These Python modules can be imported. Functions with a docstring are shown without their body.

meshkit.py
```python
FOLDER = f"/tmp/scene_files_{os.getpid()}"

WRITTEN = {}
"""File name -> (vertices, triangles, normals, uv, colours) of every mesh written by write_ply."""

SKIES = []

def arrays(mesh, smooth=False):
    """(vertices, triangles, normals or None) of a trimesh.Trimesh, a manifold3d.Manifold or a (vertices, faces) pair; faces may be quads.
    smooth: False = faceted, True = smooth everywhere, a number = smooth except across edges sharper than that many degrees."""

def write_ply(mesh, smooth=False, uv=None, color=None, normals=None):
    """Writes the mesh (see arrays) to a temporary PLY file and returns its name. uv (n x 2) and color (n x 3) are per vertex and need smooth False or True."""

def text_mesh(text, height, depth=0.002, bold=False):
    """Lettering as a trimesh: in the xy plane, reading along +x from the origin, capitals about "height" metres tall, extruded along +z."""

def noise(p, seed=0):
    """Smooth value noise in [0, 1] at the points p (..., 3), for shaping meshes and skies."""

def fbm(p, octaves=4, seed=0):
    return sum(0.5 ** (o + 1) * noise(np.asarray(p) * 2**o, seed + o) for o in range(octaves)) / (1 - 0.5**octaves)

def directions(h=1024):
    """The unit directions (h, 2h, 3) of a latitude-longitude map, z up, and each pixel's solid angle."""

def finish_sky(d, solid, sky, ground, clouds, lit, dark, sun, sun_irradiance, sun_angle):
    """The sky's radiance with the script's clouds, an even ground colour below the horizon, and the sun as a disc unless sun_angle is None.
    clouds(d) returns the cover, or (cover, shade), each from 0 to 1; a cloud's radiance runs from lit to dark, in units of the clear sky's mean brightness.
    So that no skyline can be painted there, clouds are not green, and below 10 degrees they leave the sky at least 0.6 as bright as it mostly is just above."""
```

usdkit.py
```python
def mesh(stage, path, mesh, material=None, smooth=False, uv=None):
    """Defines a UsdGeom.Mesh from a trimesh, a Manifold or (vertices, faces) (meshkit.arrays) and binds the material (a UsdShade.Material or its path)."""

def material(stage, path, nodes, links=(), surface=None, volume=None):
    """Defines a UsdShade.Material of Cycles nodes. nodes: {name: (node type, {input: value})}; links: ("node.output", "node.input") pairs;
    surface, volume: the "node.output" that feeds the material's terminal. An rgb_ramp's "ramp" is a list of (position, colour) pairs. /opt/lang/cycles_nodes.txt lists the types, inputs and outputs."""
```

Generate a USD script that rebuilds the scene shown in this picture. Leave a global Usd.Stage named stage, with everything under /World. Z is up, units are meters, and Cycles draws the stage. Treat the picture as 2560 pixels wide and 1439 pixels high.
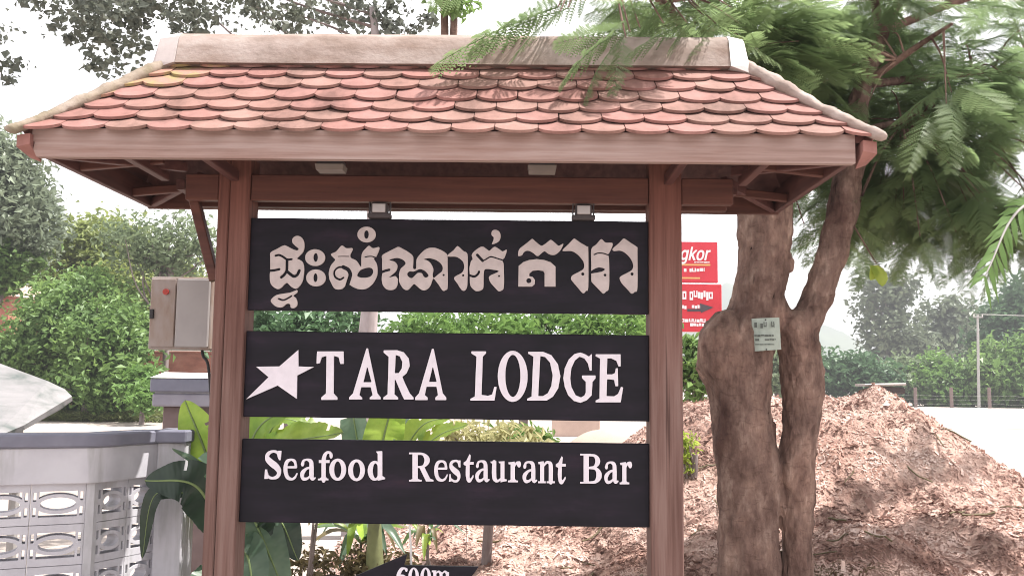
import math, random
import numpy as np
import trimesh
import manifold3d as m3
from shapely.geometry import Polygon, LineString, Point, MultiPoint, box as sbox
from shapely.ops import unary_union
from shapely import affinity
import usdkit, meshkit
from pxr import Usd, UsdGeom, UsdLux, UsdShade, Gf

random.seed(7)
rng = np.random.default_rng(11)
stage = Usd.Stage.CreateInMemory()
UsdGeom.SetStageUpAxis(stage, 'Z')
UsdGeom.SetStageMetersPerUnit(stage, 1.0)
UsdGeom.Xform.Define(stage, '/World')
UsdGeom.Scope.Define(stage, '/World/Looks')

# ------------------------------------------------------------------ camera
EYE = np.array([0.0, 0.0, 1.6])
FOC, PITCH, ROLL, YAW = 2339.0, 0.1036, 0.0115, -0.0122      # focal length in pixels of the 2560 wide photo
_cy, _sy, _cp, _sp = math.cos(YAW), math.sin(YAW), math.cos(PITCH), math.sin(PITCH)
FWD = np.array([_sy * _cp, _cy * _cp, _sp])
_r0 = np.array([_cy, -_sy, 0.0])
_u0 = np.cross(_r0, FWD)
RGT = math.cos(ROLL) * _r0 + math.sin(ROLL) * _u0
UPV = -math.sin(ROLL) * _r0 + math.cos(ROLL) * _u0
cam = UsdGeom.Camera.Define(stage, '/World/camera')
cam.CreateHorizontalApertureAttr(36.0)
cam.CreateVerticalApertureAttr(36.0 * 575 / 1024)
cam.CreateFocalLengthAttr(FOC / 2560 * 36.0)
cam.CreateClippingRangeAttr(Gf.Vec2f(0.05, 20000))
cam.CreateExposureAttr(1.26)
cam.AddTransformOp().Set(Gf.Matrix4d(*RGT, 0, *UPV, 0, *(-FWD), 0, *EYE, 1))


def at(px, py, Y):
    """the world point that lies Y metres ahead and under a given photo pixel (used to measure the place)"""
    d = FWD + (px - 1280) / FOC * RGT - (py - 719.5) / FOC * UPV
    return EYE + d * (Y / d[1])


def pix(P):
    P = np.asarray(P, float) - EYE
    d = P @ FWD
    return 1280 + FOC * (P @ RGT) / d, 719.5 - FOC * (P @ UPV) / d


# ------------------------------------------------------------------ sky and sun
SUN = np.array([0.44, 0.07, 0.89])
SUN /= np.linalg.norm(SUN)
_el, _rot = math.asin(SUN[2]), math.atan2(SUN[0], SUN[1])
sky_m = usdkit.material(stage, '/World/Looks/sky_look', {
    'sky': ('sky_texture', {'sky_type': 'single_scattering', 'sun_disc': False, 'sun_elevation': _el, 'sun_rotation': _rot, 'aerosol_density': 2.0}),
    'tc': ('texture_coordinate', {}),
    'map': ('mapping', {'scale': (1.0, 1.0, 2.2)}),
    'n': ('noise_texture', {'scale': 2.6, 'detail': 6.0, 'roughness': 0.55}),
    'r': ('rgb_ramp', {'ramp': [(0.25, (0.80, 0.80, 0.80)), (0.55, (1, 1, 1))]}),
    'n2': ('noise_texture', {'scale': 5.0, 'detail': 5.0}),
    'r2': ('rgb_ramp', {'ramp': [(0.3, (4.9, 4.85, 4.95)), (0.7, (6.3, 6.2, 6.3))]}),
    'mix': ('mix_color', {'blend_type': 'mix', 'use_clamp': False, 'use_clamp_result': False}),
    'bg': ('background_shader', {'strength': 0.11})},
    [('tc.generated', 'map.vector'), ('map.vector', 'n.vector'), ('n.fac', 'r.fac'), ('map.vector', 'n2.vector'), ('n2.fac', 'r2.fac'),
     ('r.color', 'mix.fac'), ('sky.color', 'mix.a'), ('r2.color', 'mix.b'), ('mix.result', 'bg.color')], surface='bg.background')
dome = UsdLux.DomeLight.Define(stage, '/World/sky')
UsdShade.MaterialBindingAPI.Apply(dome.GetPrim()).Bind(sky_m)
sun = UsdLux.DistantLight.Define(stage, '/World/sun')
sun.CreateNormalizeAttr(True)
sun.CreateIntensityAttr(1.25)
sun.CreateAngleAttr(0.6)
sun.CreateColorAttr(Gf.Vec3f(1.0, 0.955, 0.90))
_z = SUN
_x = np.cross([0, 0, 1.0], _z); _x /= np.linalg.norm(_x)
_y = np.cross(_z, _x)
sun.AddTransformOp().Set(Gf.Matrix4d(*_x, 0, *_y, 0, *_z, 0, 0, 0, 30, 1))


# ------------------------------------------------------------------ helpers
def tag(prim, label=None, cat=None, group=None, kind=None):
    for k, v in (('label', label), ('category', cat), ('group', group), ('kind', kind)):
        if v:
            prim.SetCustomDataByKey(k, v)
    return prim


_used = {}


def fresh(parent, name):
    k = (parent, name)
    n = _used.get(k, -1) + 1
    _used[k] = n
    return f'{parent}/{name}' if n == 0 else f'{parent}/{name}_{n:03d}'


_base = {}


def thing(name, label, cat, loc=(0, 0, 0), group=None):
    path = fresh('/World', name)
    x = UsdGeom.Xform.Define(stage, path)
    loc = np.array(loc, float)
    x.AddTranslateOp().Set(Gf.Vec3d(*loc))
    _base[path] = loc
    return tag(x.GetPrim(), label, cat, group)


def cat_mesh(ms):
    """joins trimeshes, manifolds or (v, f) pairs into one (v, f)"""
    vs, fs, o = [], [], 0
    for m in ms:
        v, f, _ = meshkit.arrays(m)
        vs.append(v); fs.append(f + o); o += len(v)
    return np.vstack(vs), np.vstack(fs)


def obj(name, mesh, mat, parent=None, smooth=False, label=None, cat=None, group=None, kind=None):
    pp = '/World' if parent is None else str(parent.GetPath())
    if isinstance(mesh, list):
        mesh = cat_mesh(mesh)
    v, f, _ = meshkit.arrays(mesh)
    root = '/' + '/'.join(pp.split('/')[1:3])
    if root in _base:
        v = v - _base[root]
    path = fresh(pp, name)
    m = usdkit.mesh(stage, path, (v, f), mat, smooth=smooth)
    return tag(m.GetPrim(), label, cat, group, kind)


def copy_of(src, loc, label):
    """another one of a thing, by internal reference"""
    name = src.GetName()
    path = fresh('/World', name)
    x = UsdGeom.Xform.Define(stage, path)
    x.GetPrim().GetReferences().AddInternalReference(src.GetPath())
    x.GetPrim().SetInstanceable(True)
    for op in x.GetOrderedXformOps():
        op.Set(Gf.Vec3d(*loc))
    tag(x.GetPrim(), label)
    return x.GetPrim()


def bx(x0, x1, y0, y1, z0, z1, ch=0.0):
    """box, its edges chamfered by ch"""
    if ch <= 0:
        b = trimesh.creation.box((x1 - x0, y1 - y0, z1 - z0))
        b.apply_translation(((x0 + x1) / 2, (y0 + y1) / 2, (z0 + z1) / 2))
        return b
    pts = []
    for sx in (0, 1):
        for sy in (0, 1):
            for sz in (0, 1):
                c = np.array([(x0, x1)[sx], (y0, y1)[sy], (z0, z1)[sz]])
                d = np.array([1 - 2 * sx, 1 - 2 * sy, 1 - 2 * sz]) * ch
                for k in range(3):
                    q = c + d; q[k] = c[k]
                    pts.append(q)
    return m3.Manifold.hull_points(np.array(pts, np.float32))


def hullp(pts):
    return m3.Manifold.hull_points(np.array(pts, np.float32))


def beam(p0, p1, w, h, up=(0, 0, 1), ch=0.004):
    """a squared timber from p0 to p1, w wide, h tall"""
    p0, p1 = np.array(p0, float), np.array(p1, float)
    d = p1 - p0; d /= np.linalg.norm(d)
    s = np.cross(d, up); s /= np.linalg.norm(s)
    u = np.cross(s, d)
    pts = []
    for p in (p0, p1):
        for a, b in ((w / 2 - ch, h / 2), (w / 2, h / 2 - ch)):
            for i in (-1, 1):
                for j in (-1, 1):
                    pts.append(p + s * a * i + u * b * j)
    return hullp(pts)


def tube(path, radii, n=8, closed=True):
    path = np.asarray(path, float)
    r = np.broadcast_to(np.asarray(radii, float), (len(path),))
    t = np.gradient(path, axis=0); t /= np.linalg.norm(t, axis=1, keepdims=True) + 1e-12
    a = np.array([0, 0, 1.0]) if abs(t[0][2]) < 0.9 else np.array([1.0, 0, 0])
    vs = []
    ang = np.linspace(0, 2 * np.pi, n, endpoint=False)
    for p, tt, rr in zip(path, t, r):
        s = np.cross(tt, a); s /= np.linalg.norm(s)
        a = np.cross(s, tt)
        vs.append(p + rr * (np.cos(ang)[:, None] * s + np.sin(ang)[:, None] * a))
    v = np.vstack(vs)
    k = len(path)
    i, j = np.meshgrid(np.arange(k - 1), np.arange(n), indexing='ij')
    i, j = i.ravel(), j.ravel(); j2 = (j + 1) % n
    f = np.vstack([np.c_[i * n + j, i * n + j2, (i + 1) * n + j2], np.c_[i * n + j, (i + 1) * n + j2, (i + 1) * n + j]])
    if closed:
        c0, c1 = len(v), len(v) + 1
        v = np.vstack([v, path[0], path[-1]])
        jj = np.arange(n); j2 = (jj + 1) % n
        f = np.vstack([f, np.c_[np.full(n, c0), j2, jj], np.c_[np.full(n, c1), (k - 1) * n + jj, (k - 1) * n + j2]])
    return v, f


def spline(pts, n=24):
    """open Catmull-Rom"""
    p = np.asarray(pts, float)
    q = np.vstack([2 * p[0] - p[1], p, 2 * p[-1] - p[-2]])
    out = []
    per = max(2, n // (len(p) - 1))
    for i in range(len(p) - 1):
        t = np.linspace(0, 1, per, endpoint=False)[:, None]
        a, b, c, d = q[i], q[i + 1], q[i + 2], q[i + 3]
        out.append(0.5 * (2 * b + (c - a) * t + (2 * a - 5 * b + 4 * c - d) * t ** 2 + (3 * b - a - 3 * c + d) * t ** 3))
    return np.vstack(out + [p[-1:]])


def closed_spline(pts, per=5):
    p = np.asarray(pts, float); n = len(p)
    out = []
    for i in range(n):
        a, b, c, d = p[i - 1], p[i], p[(i + 1) % n], p[(i + 2) % n]
        t = np.linspace(0, 1, per, endpoint=False)[:, None]
        out.append(0.5 * (2 * b + (c - a) * t + (2 * a - 5 * b + 4 * c - d) * t ** 2 * 1.0 + (3 * b - a - 3 * c + d) * t ** 3))
    return np.vstack(out)


def polys(g):
    return [x for x in getattr(g, 'geoms', [g]) if x.geom_type == 'Polygon' and x.area > 1e-9]


def extrude_front(poly, Y, depth):
    """a shape in the (x, z) plane, its back on the plane y = Y, raised towards -y"""
    ms = []
    for g in polys(poly):
        m = trimesh.creation.extrude_polygon(g, depth, engine='earcut')
        v = m.vertices
        ms.append((np.c_[v[:, 0], Y - v[:, 2], v[:, 1]], m.faces))
    return cat_mesh(ms)


# ------------------------------------------------------------------ materials
def L(path):
    return '/World/Looks/' + path


def mat_noise(name, ramp, scale=(6, 6, 6), nscale=1.0, detail=6.0, rough=0.8, bump=0.3, bdist=0.004, fine=8.0, spec=0.3, ramp2=None, s2=None, distortion=0.0, coat=0.0):
    """colours from stretched noise in world space, fine bump from a second noise; ramp2 multiplies in broad stains"""
    nodes = {
        'g': ('geometry', {}), 'm': ('mapping', {'scale': scale}),
        'n': ('noise_texture', {'scale': nscale, 'detail': detail, 'roughness': 0.6, 'distortion': distortion}),
        'r': ('rgb_ramp', {'ramp': ramp}),
        'nf': ('noise_texture', {'scale': nscale * fine, 'detail': 4.0}),
        'b': ('bump', {'strength': bump, 'distance': bdist}),
        'p': ('principled_bsdf', {'roughness': rough, 'specular_ior_level': spec, 'coat_weight': coat})}
    links = [('g.position', 'm.vector'), ('m.vector', 'n.vector'), ('n.fac', 'r.fac'), ('m.vector', 'nf.vector'), ('nf.fac', 'b.height'), ('b.normal', 'p.normal')]
    if ramp2:
        nodes['n2'] = ('noise_texture', {'scale': 1.0, 'detail': 5.0, 'roughness': 0.6})
        nodes['m2'] = ('mapping', {'scale': s2 or (2, 2, 2)})
        nodes['r2'] = ('rgb_ramp', {'ramp': ramp2})
        nodes['mx'] = ('mix_color', {'blend_type': 'multiply', 'fac': 1.0})
        links += [('g.position', 'm2.vector'), ('m2.vector', 'n2.vector'), ('n2.fac', 'r2.fac'), ('r.color', 'mx.a'), ('r2.color', 'mx.b'), ('mx.result', 'p.base_color')]
    else:
        links += [('r.color', 'p.base_color')]
    return usdkit.material(stage, L(name), nodes, links, surface='p.BSDF')


def mat_leaf(name, cols, trans=0.35, rough=0.5, spec=0.4, low=1.2, nf=0.75, no=0.0, tv=1.5):
    """leaves: colour varies from leaf to leaf and over the crown; light comes through"""
    nodes = {
        'g': ('geometry', {}), 'm': ('mapping', {'scale': (low, low, low)}),
        'n': ('noise_texture', {'scale': 1.0, 'detail': 3.0}),
        'add': ('math', {'math_type': 'multiply_add', 'value2': 0.55, 'value3': no}),
        'a2': ('math', {'math_type': 'multiply_add', 'value2': nf}),
        'r': ('rgb_ramp', {'ramp': cols}),
        'p': ('principled_bsdf', {'roughness': rough, 'specular_ior_level': spec}),
        'hs': ('hsv', {'hue': 0.49, 'saturation': 1.0, 'value': tv}),
        't': ('translucent_bsdf', {}),
        'x': ('mix_closure', {'fac': trans})}
    links = [('g.random_per_island', 'add.value1'), ('g.position', 'm.vector'), ('m.vector', 'n.vector'), ('n.fac', 'a2.value1'), ('add.value', 'a2.value3'),
             ('a2.value', 'r.fac'), ('r.color', 'p.base_color'), ('r.color', 'hs.color'), ('hs.color', 't.color'), ('p.BSDF', 'x.closure1'), ('t.BSDF', 'x.closure2')]
    return usdkit.material(stage, L(name), nodes, links, surface='x.closure')


def plain(name, col, rough=0.6, metal=0.0, spec=0.4, var=0.08, sc=14.0):
    c = np.array(col)
    return mat_noise(name, [(0.3, tuple(c * (1 - var))), (0.7, tuple(c * (1 + var)))], (sc,) * 3, rough=rough, bump=0.15, bdist=0.002, spec=spec)


M = {}
M['fascia'] = mat_noise('weathered_fascia_wood', [(0.25, (0.17, 0.104, 0.088)), (0.45, (0.275, 0.185, 0.162)), (0.62, (0.325, 0.24, 0.22)), (0.8, (0.235, 0.135, 0.108))],
                        (1.3, 9, 42), rough=0.75, bump=0.35, bdist=0.003, fine=3.0, ramp2=[(0.3, (0.82, 0.72, 0.68)), (0.55, (1, 1, 1))], s2=(1.6, 3, 11))
M['red_wood'] = mat_noise('red_stained_wood', [(0.25, (0.050, 0.017, 0.012)), (0.5, (0.083, 0.029, 0.021)), (0.75, (0.115, 0.042, 0.028))], (1.5, 8, 30), rough=0.6, bump=0.3, bdist=0.003, fine=3.0)
M['red_wood_y'] = mat_noise('red_stained_joist_wood', [(0.25, (0.052, 0.019, 0.017)), (0.5, (0.086, 0.033, 0.029)), (0.75, (0.12, 0.050, 0.042))], (26, 1.5, 26), rough=0.6, bump=0.3, bdist=0.003, fine=3.0)
M['post'] = usdkit.material(stage, L('weathered_post_wood'), {
    'g': ('geometry', {}), 'm': ('mapping', {'scale': (46, 30, 1.4)}), 'n': ('noise_texture', {'scale': 1.0, 'detail': 6.0, 'roughness': 0.6}),
    'grey': ('rgb_ramp', {'ramp': [(0.25, (0.090, 0.043, 0.034)), (0.45, (0.148, 0.082, 0.069)), (0.6, (0.185, 0.115, 0.100)), (0.8, (0.128, 0.061, 0.047))]}),
    'fresh': ('rgb_ramp', {'ramp': [(0.25, (0.088, 0.031, 0.022)), (0.5, (0.145, 0.055, 0.041)), (0.75, (0.185, 0.078, 0.058))]}),
    'xyz': ('separate_xyz', {}), 'mr': ('map_range', {'from_min': 1.55, 'from_max': 2.45, 'clamp': True}),
    'm2': ('mapping', {'scale': (10, 6, 1.2)}), 'n2': ('noise_texture', {'scale': 1.0, 'detail': 5.0}), 'r2': ('rgb_ramp', {'ramp': [(0.3, (0.68, 0.60, 0.58)), (0.6, (1, 1, 1))]}),
    'mx': ('mix_color', {'blend_type': 'mix'}), 'mu': ('mix_color', {'blend_type': 'multiply', 'fac': 1.0}),
    'm3': ('mapping', {'scale': (70, 60, 0.9)}), 'n3': ('noise_texture', {'scale': 1.0, 'detail': 3.0}), 'r3': ('rgb_ramp', {'ramp': [(0.30, (0.35, 0.30, 0.29)), (0.37, (1, 1, 1))]}), 'mc': ('mix_color', {'blend_type': 'multiply', 'fac': 0.8}),
    'nf': ('noise_texture', {'scale': 2.5, 'detail': 4.0}), 'b': ('bump', {'strength': 0.5, 'distance': 0.004}), 'p': ('principled_bsdf', {'roughness': 0.72, 'specular_ior_level': 0.3})},
    [('g.position', 'm.vector'), ('m.vector', 'n.vector'), ('n.fac', 'grey.fac'), ('n.fac', 'fresh.fac'), ('g.position', 'xyz.vector'), ('xyz.z', 'mr.value'), ('mr.result', 'mx.fac'), ('grey.color', 'mx.a'), ('fresh.color', 'mx.b'),
     ('g.position', 'm2.vector'), ('m2.vector', 'n2.vector'), ('n2.fac', 'r2.fac'), ('mx.result', 'mu.a'), ('r2.color', 'mu.b'), ('g.position', 'm3.vector'), ('m3.vector', 'n3.vector'), ('n3.fac', 'r3.fac'), ('mu.result', 'mc.a'), ('r3.color', 'mc.b'),
     ('mc.result', 'p.base_color'), ('m.vector', 'nf.vector'), ('nf.fac', 'b.height'), ('b.normal', 'p.normal')], surface='p.BSDF')
M['board'] = mat_noise('black_board_paint', [(0.3, (0.0022, 0.0018, 0.0036)), (0.7, (0.0048, 0.0038, 0.0070))], (2.5, 6, 26), rough=0.55, bump=0.3, bdist=0.002, fine=3.0, spec=0.2,
                       ramp2=[(0.35, (1.0, 1.0, 1.2)), (0.55, (2.0, 1.7, 1.9)), (0.66, (3.6, 2.6, 2.9)), (0.8, (6.5, 3.6, 3.4))], s2=(3.4, 3, 9))
M['letter'] = plain('white_letter_paint', (0.60, 0.555, 0.61), 0.55, var=0.06, sc=30)
M['khmer'] = plain('cream_letter_paint', (0.43, 0.37, 0.365), 0.6, var=0.10, sc=25)
tile_tones = [(0.345, 0.142, 0.118), (0.315, 0.155, 0.120), (0.375, 0.160, 0.140), (0.295, 0.165, 0.128), (0.365, 0.135, 0.112), (0.335, 0.185, 0.145)]
M['tile'] = []
for i, c in enumerate(tile_tones):
    c = (0.45 * np.array(c) + 0.55 * np.array([0.32, 0.175, 0.148])) * np.array([0.76, 0.78, 0.81])
    M['tile'].append(mat_noise(f'terracotta_tile_{i}', [(0.25, tuple(c * 0.80)), (0.5, tuple(c)), (0.75, tuple(c * 1.12))], (14, 14, 14), rough=0.85, bump=0.4, bdist=0.003,
                               fine=6, ramp2=[(0.30, (0.50, 0.47, 0.45)), (0.44, (0.86, 0.86, 0.84)), (0.56, (1.0, 1.0, 1.0)), (0.72, (1.16, 1.2, 1.2))], s2=(5.5, 2.2, 2.2)))
M['tile_moss'] = mat_noise('mossy_terracotta_tile', [(0.35, (0.26, 0.21, 0.085)), (0.55, (0.29, 0.16, 0.12)), (0.7, (0.34, 0.17, 0.14))], (12, 12, 12), rough=0.9, bump=0.5)
M['mortar'] = mat_noise('ridge_mortar', [(0.25, (0.23, 0.18, 0.155)), (0.5, (0.33, 0.265, 0.24)), (0.7, (0.39, 0.33, 0.305))], (7, 7, 9), rough=0.9, bump=0.5, bdist=0.005, fine=6,
                        ramp2=[(0.3, (0.66, 0.58, 0.52)), (0.6, (1, 1, 1))], s2=(2.6, 5, 7))
M['mortar_mossy'] = mat_noise('mossy_ridge_mortar', [(0.25, (0.15, 0.125, 0.075)), (0.5, (0.23, 0.185, 0.145)), (0.7, (0.29, 0.24, 0.21))], (9, 9, 9), rough=0.9, bump=0.5, bdist=0.005)
M['whitewash'] = plain('whitewash', (0.72, 0.69, 0.67), 0.8, var=0.07, sc=12)
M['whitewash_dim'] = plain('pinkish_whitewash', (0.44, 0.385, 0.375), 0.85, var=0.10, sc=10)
M['wall_white'] = mat_noise('white_wall_paint', [(0.3, (0.435, 0.425, 0.465)), (0.6, (0.515, 0.505, 0.545))], (5, 5, 5), rough=0.75, bump=0.25,
                            ramp2=[(0.26, (0.60, 0.61, 0.55)), (0.45, (1, 1, 1))], s2=(7, 7, 1.0))
M['coping'] = mat_noise('grey_coping_paint', [(0.3, (0.145, 0.145, 0.19)), (0.65, (0.19, 0.19, 0.235))], (6, 6, 6), rough=0.7, bump=0.25)
M['pier_grey'] = mat_noise('grey_pier_paint', [(0.3, (0.22, 0.205, 0.25)), (0.65, (0.28, 0.265, 0.31))], (5, 5, 5), rough=0.75)
M['pier_dark'] = mat_noise('brown_pier_paint', [(0.3, (0.12, 0.085, 0.085)), (0.65, (0.18, 0.13, 0.13))], (5, 5, 5), rough=0.75)
M['cabinet'] = mat_noise('grey_cabinet_paint', [(0.3, (0.29, 0.265, 0.265)), (0.7, (0.335, 0.31, 0.305))], (5, 5, 5), rough=0.5, bump=0.08)
M['cabinet_rusty'] = mat_noise('rust_streaked_paint', [(0.30, (0.16, 0.085, 0.055)), (0.42, (0.25, 0.19, 0.16)), (0.6, (0.30, 0.255, 0.24))], (9, 9, 3.2), rough=0.65, bump=0.2)
M['rust'] = plain('rust', (0.16, 0.075, 0.045), 0.85, var=0.25, sc=30)
M['red'] = plain('red_plastic', (0.34, 0.03, 0.02), 0.4)
M['dark'] = plain('dark_rubber', (0.025, 0.022, 0.024), 0.6)
M['grey_metal'] = plain('grey_metal', (0.32, 0.30, 0.29), 0.5)
M['eave_lamp'] = plain('dusty_lamp_cover', (0.165, 0.135, 0.12), 0.6)
M['lamp_house'] = plain('dark_lamp_housing', (0.05, 0.04, 0.042), 0.5)
M['lamp_glass'] = plain('lamp_glass', (0.40, 0.37, 0.37), 0.15, spec=0.6)
M['red_wall'] = mat_noise('red_laterite_wall', [(0.3, (0.22, 0.085, 0.06)), (0.5, (0.31, 0.12, 0.085)), (0.7, (0.38, 0.18, 0.135))], (1.2, 1.2, 3.0), rough=0.9, bump=0.5, bdist=0.02)
M['sheet'] = mat_noise('smudged_pale_sheet', [(0.30, (0.105, 0.120, 0.115)), (0.42, (0.185, 0.185, 0.185)), (0.52, (0.225, 0.218, 0.222)), (0.7, (0.26, 0.25, 0.255))], (3.2, 8, 9), rough=0.6, bump=0.15, distortion=0.6)
M['sign_red'] = plain('red_sign_paint', (0.52, 0.035, 0.055), 0.5, var=0.07, sc=3)
M['sign_red2'] = plain('red_sign_paint_lower', (0.50, 0.03, 0.045), 0.5, var=0.07, sc=3)
M['sign_white'] = plain('white_sign_print', (0.74, 0.68, 0.70), 0.5)
M['sign_yellow'] = plain('yellow_sign_print', (0.66, 0.36, 0.14), 0.5)
M['sign_dark'] = plain('dark_sign_print', (0.06, 0.05, 0.06), 0.5)
M['paper'] = plain('faded_paper', (0.34, 0.385, 0.345), 0.8, var=0.10, sc=30)
M['ink'] = plain('faded_ink', (0.10, 0.11, 0.10), 0.8)
M['bark'] = usdkit.material(stage, L('brown_bark'), {
    'g': ('geometry', {}), 'm': ('mapping', {'scale': (11, 11, 4.5)}), 'n': ('noise_texture', {'scale': 1.0, 'detail': 9.0, 'roughness': 0.68}),
    'r': ('rgb_ramp', {'ramp': [(0.28, (0.060, 0.036, 0.031)), (0.42, (0.138, 0.088, 0.075)), (0.55, (0.205, 0.138, 0.116)), (0.68, (0.32, 0.235, 0.20)), (0.80, (0.42, 0.335, 0.29))]}),
    'mb': ('mapping', {'scale': (3.2, 3.2, 2.0)}), 'nb': ('noise_texture', {'scale': 1.0, 'detail': 5.0, 'roughness': 0.65}), 'rb': ('rgb_ramp', {'ramp': [(0.32, (0.50, 0.42, 0.41)), (0.48, (0.95, 0.92, 0.9)), (0.66, (1.35, 1.28, 1.22))]}), 'mx': ('mix_color', {'blend_type': 'multiply', 'fac': 1.0, 'use_clamp': False}),
    'mv': ('mapping', {'scale': (16, 16, 42)}), 'nv': ('noise_texture', {'scale': 1.0, 'detail': 4.0, 'distortion': 0.8}), 'rv': ('rgb_ramp', {'ramp': [(0.33, (0.42, 0.36, 0.35)), (0.42, (1, 1, 1))]}), 'mx2': ('mix_color', {'blend_type': 'multiply', 'fac': 0.4}),
    'vor': ('voronoi_texture', {'feature': 'distance_to_edge', 'scale': 1.0}), 'mvo': ('mapping', {'scale': (17, 17, 5)}), 'rvo': ('rgb_ramp', {'ramp': [(0.0, (0, 0, 0)), (0.12, (1, 1, 1))]}),
    'ad': ('math', {'math_type': 'multiply_add', 'value2': 0.10}), 'b': ('bump', {'strength': 1.0, 'distance': 0.02}), 'p': ('principled_bsdf', {'roughness': 0.92, 'specular_ior_level': 0.2})},
    [('g.position', 'm.vector'), ('m.vector', 'n.vector'), ('n.fac', 'r.fac'), ('g.position', 'mb.vector'), ('mb.vector', 'nb.vector'), ('nb.fac', 'rb.fac'), ('r.color', 'mx.a'), ('rb.color', 'mx.b'),
     ('g.position', 'mv.vector'), ('mv.vector', 'nv.vector'), ('nv.fac', 'rv.fac'), ('mx.result', 'mx2.a'), ('rv.color', 'mx2.b'), ('mx2.result', 'p.base_color'),
     ('g.position', 'mvo.vector'), ('mvo.vector', 'vor.vector'), ('vor.distance', 'rvo.fac'), ('rvo.color', 'ad.value1'), ('n.fac', 'ad.value3'), ('ad.value', 'b.height'), ('b.normal', 'p.normal')], surface='p.BSDF')
M['bark_grey'] = mat_noise('grey_bark', [(0.3, (0.13, 0.10, 0.10)), (0.7, (0.27, 0.22, 0.21))], (8, 8, 2.5), rough=0.9, bump=0.6, bdist=0.01)
M['bark_pale'] = mat_noise('pale_bark', [(0.3, (0.26, 0.215, 0.215)), (0.7, (0.40, 0.35, 0.355))], (8, 8, 2.5), rough=0.85, bump=0.4)
M['ground'] = mat_noise('pale_dusty_ground', [(0.3, (0.335, 0.285, 0.255)), (0.6, (0.405, 0.36, 0.335))], (0.5, 0.5, 0.5), rough=0.95, bump=0.3, bdist=0.02, fine=12,
                        ramp2=[(0.35, (0.70, 0.66, 0.62)), (0.6, (1, 1, 1))], s2=(0.05, 0.16, 0.06))
M['heap'] = mat_noise('red_brown_mulch', [(0.25, (0.18, 0.105, 0.085)), (0.42, (0.37, 0.245, 0.205)), (0.6, (0.48, 0.345, 0.295)), (0.78, (0.57, 0.45, 0.395))], (9, 9, 9), detail=8, rough=0.95, bump=0.9, bdist=0.03, fine=3,
                       ramp2=[(0.32, (0.72, 0.60, 0.56)), (0.6, (1, 1, 1))], s2=(1.3, 1.3, 1.3))
M['chips'] = mat_leaf('wood_chip', [(0.12, (0.20, 0.115, 0.095)), (0.28, (0.46, 0.315, 0.270)), (0.55, (0.64, 0.50, 0.450)), (0.85, (0.72, 0.625, 0.575)), (1.0, (0.78, 0.735, 0.70))], trans=0.03, rough=0.9, spec=0.2, low=2.2, nf=1.7, no=-0.55)
M['hill'] = mat_noise('wooded_hill', [(0.3, (0.035, 0.055, 0.035)), (0.7, (0.065, 0.09, 0.05))], (0.02, 0.02, 0.02), rough=0.95, bump=0.0)
M['soil_wall'] = plain('earth_bank', (0.42, 0.31, 0.26), 0.95, var=0.15, sc=1.0)
M['pole'] = plain('concrete_pole', (0.36, 0.345, 0.33), 0.8)
M['grey_post'] = plain('grey_fence_post', (0.17, 0.12, 0.11), 0.9)
M['string'] = plain('pale_cord', (0.55, 0.52, 0.50), 0.8)
G = lambda a, b, c: (a, b, c)
M['frond'] = mat_leaf('feathery_leaf', [(0.1, (0.085, 0.130, 0.068)), (0.45, (0.150, 0.212, 0.094)), (0.75, (0.205, 0.280, 0.112)), (1.0, (0.28, 0.355, 0.13))], trans=0.5, low=0.9, tv=1.8)
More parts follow.
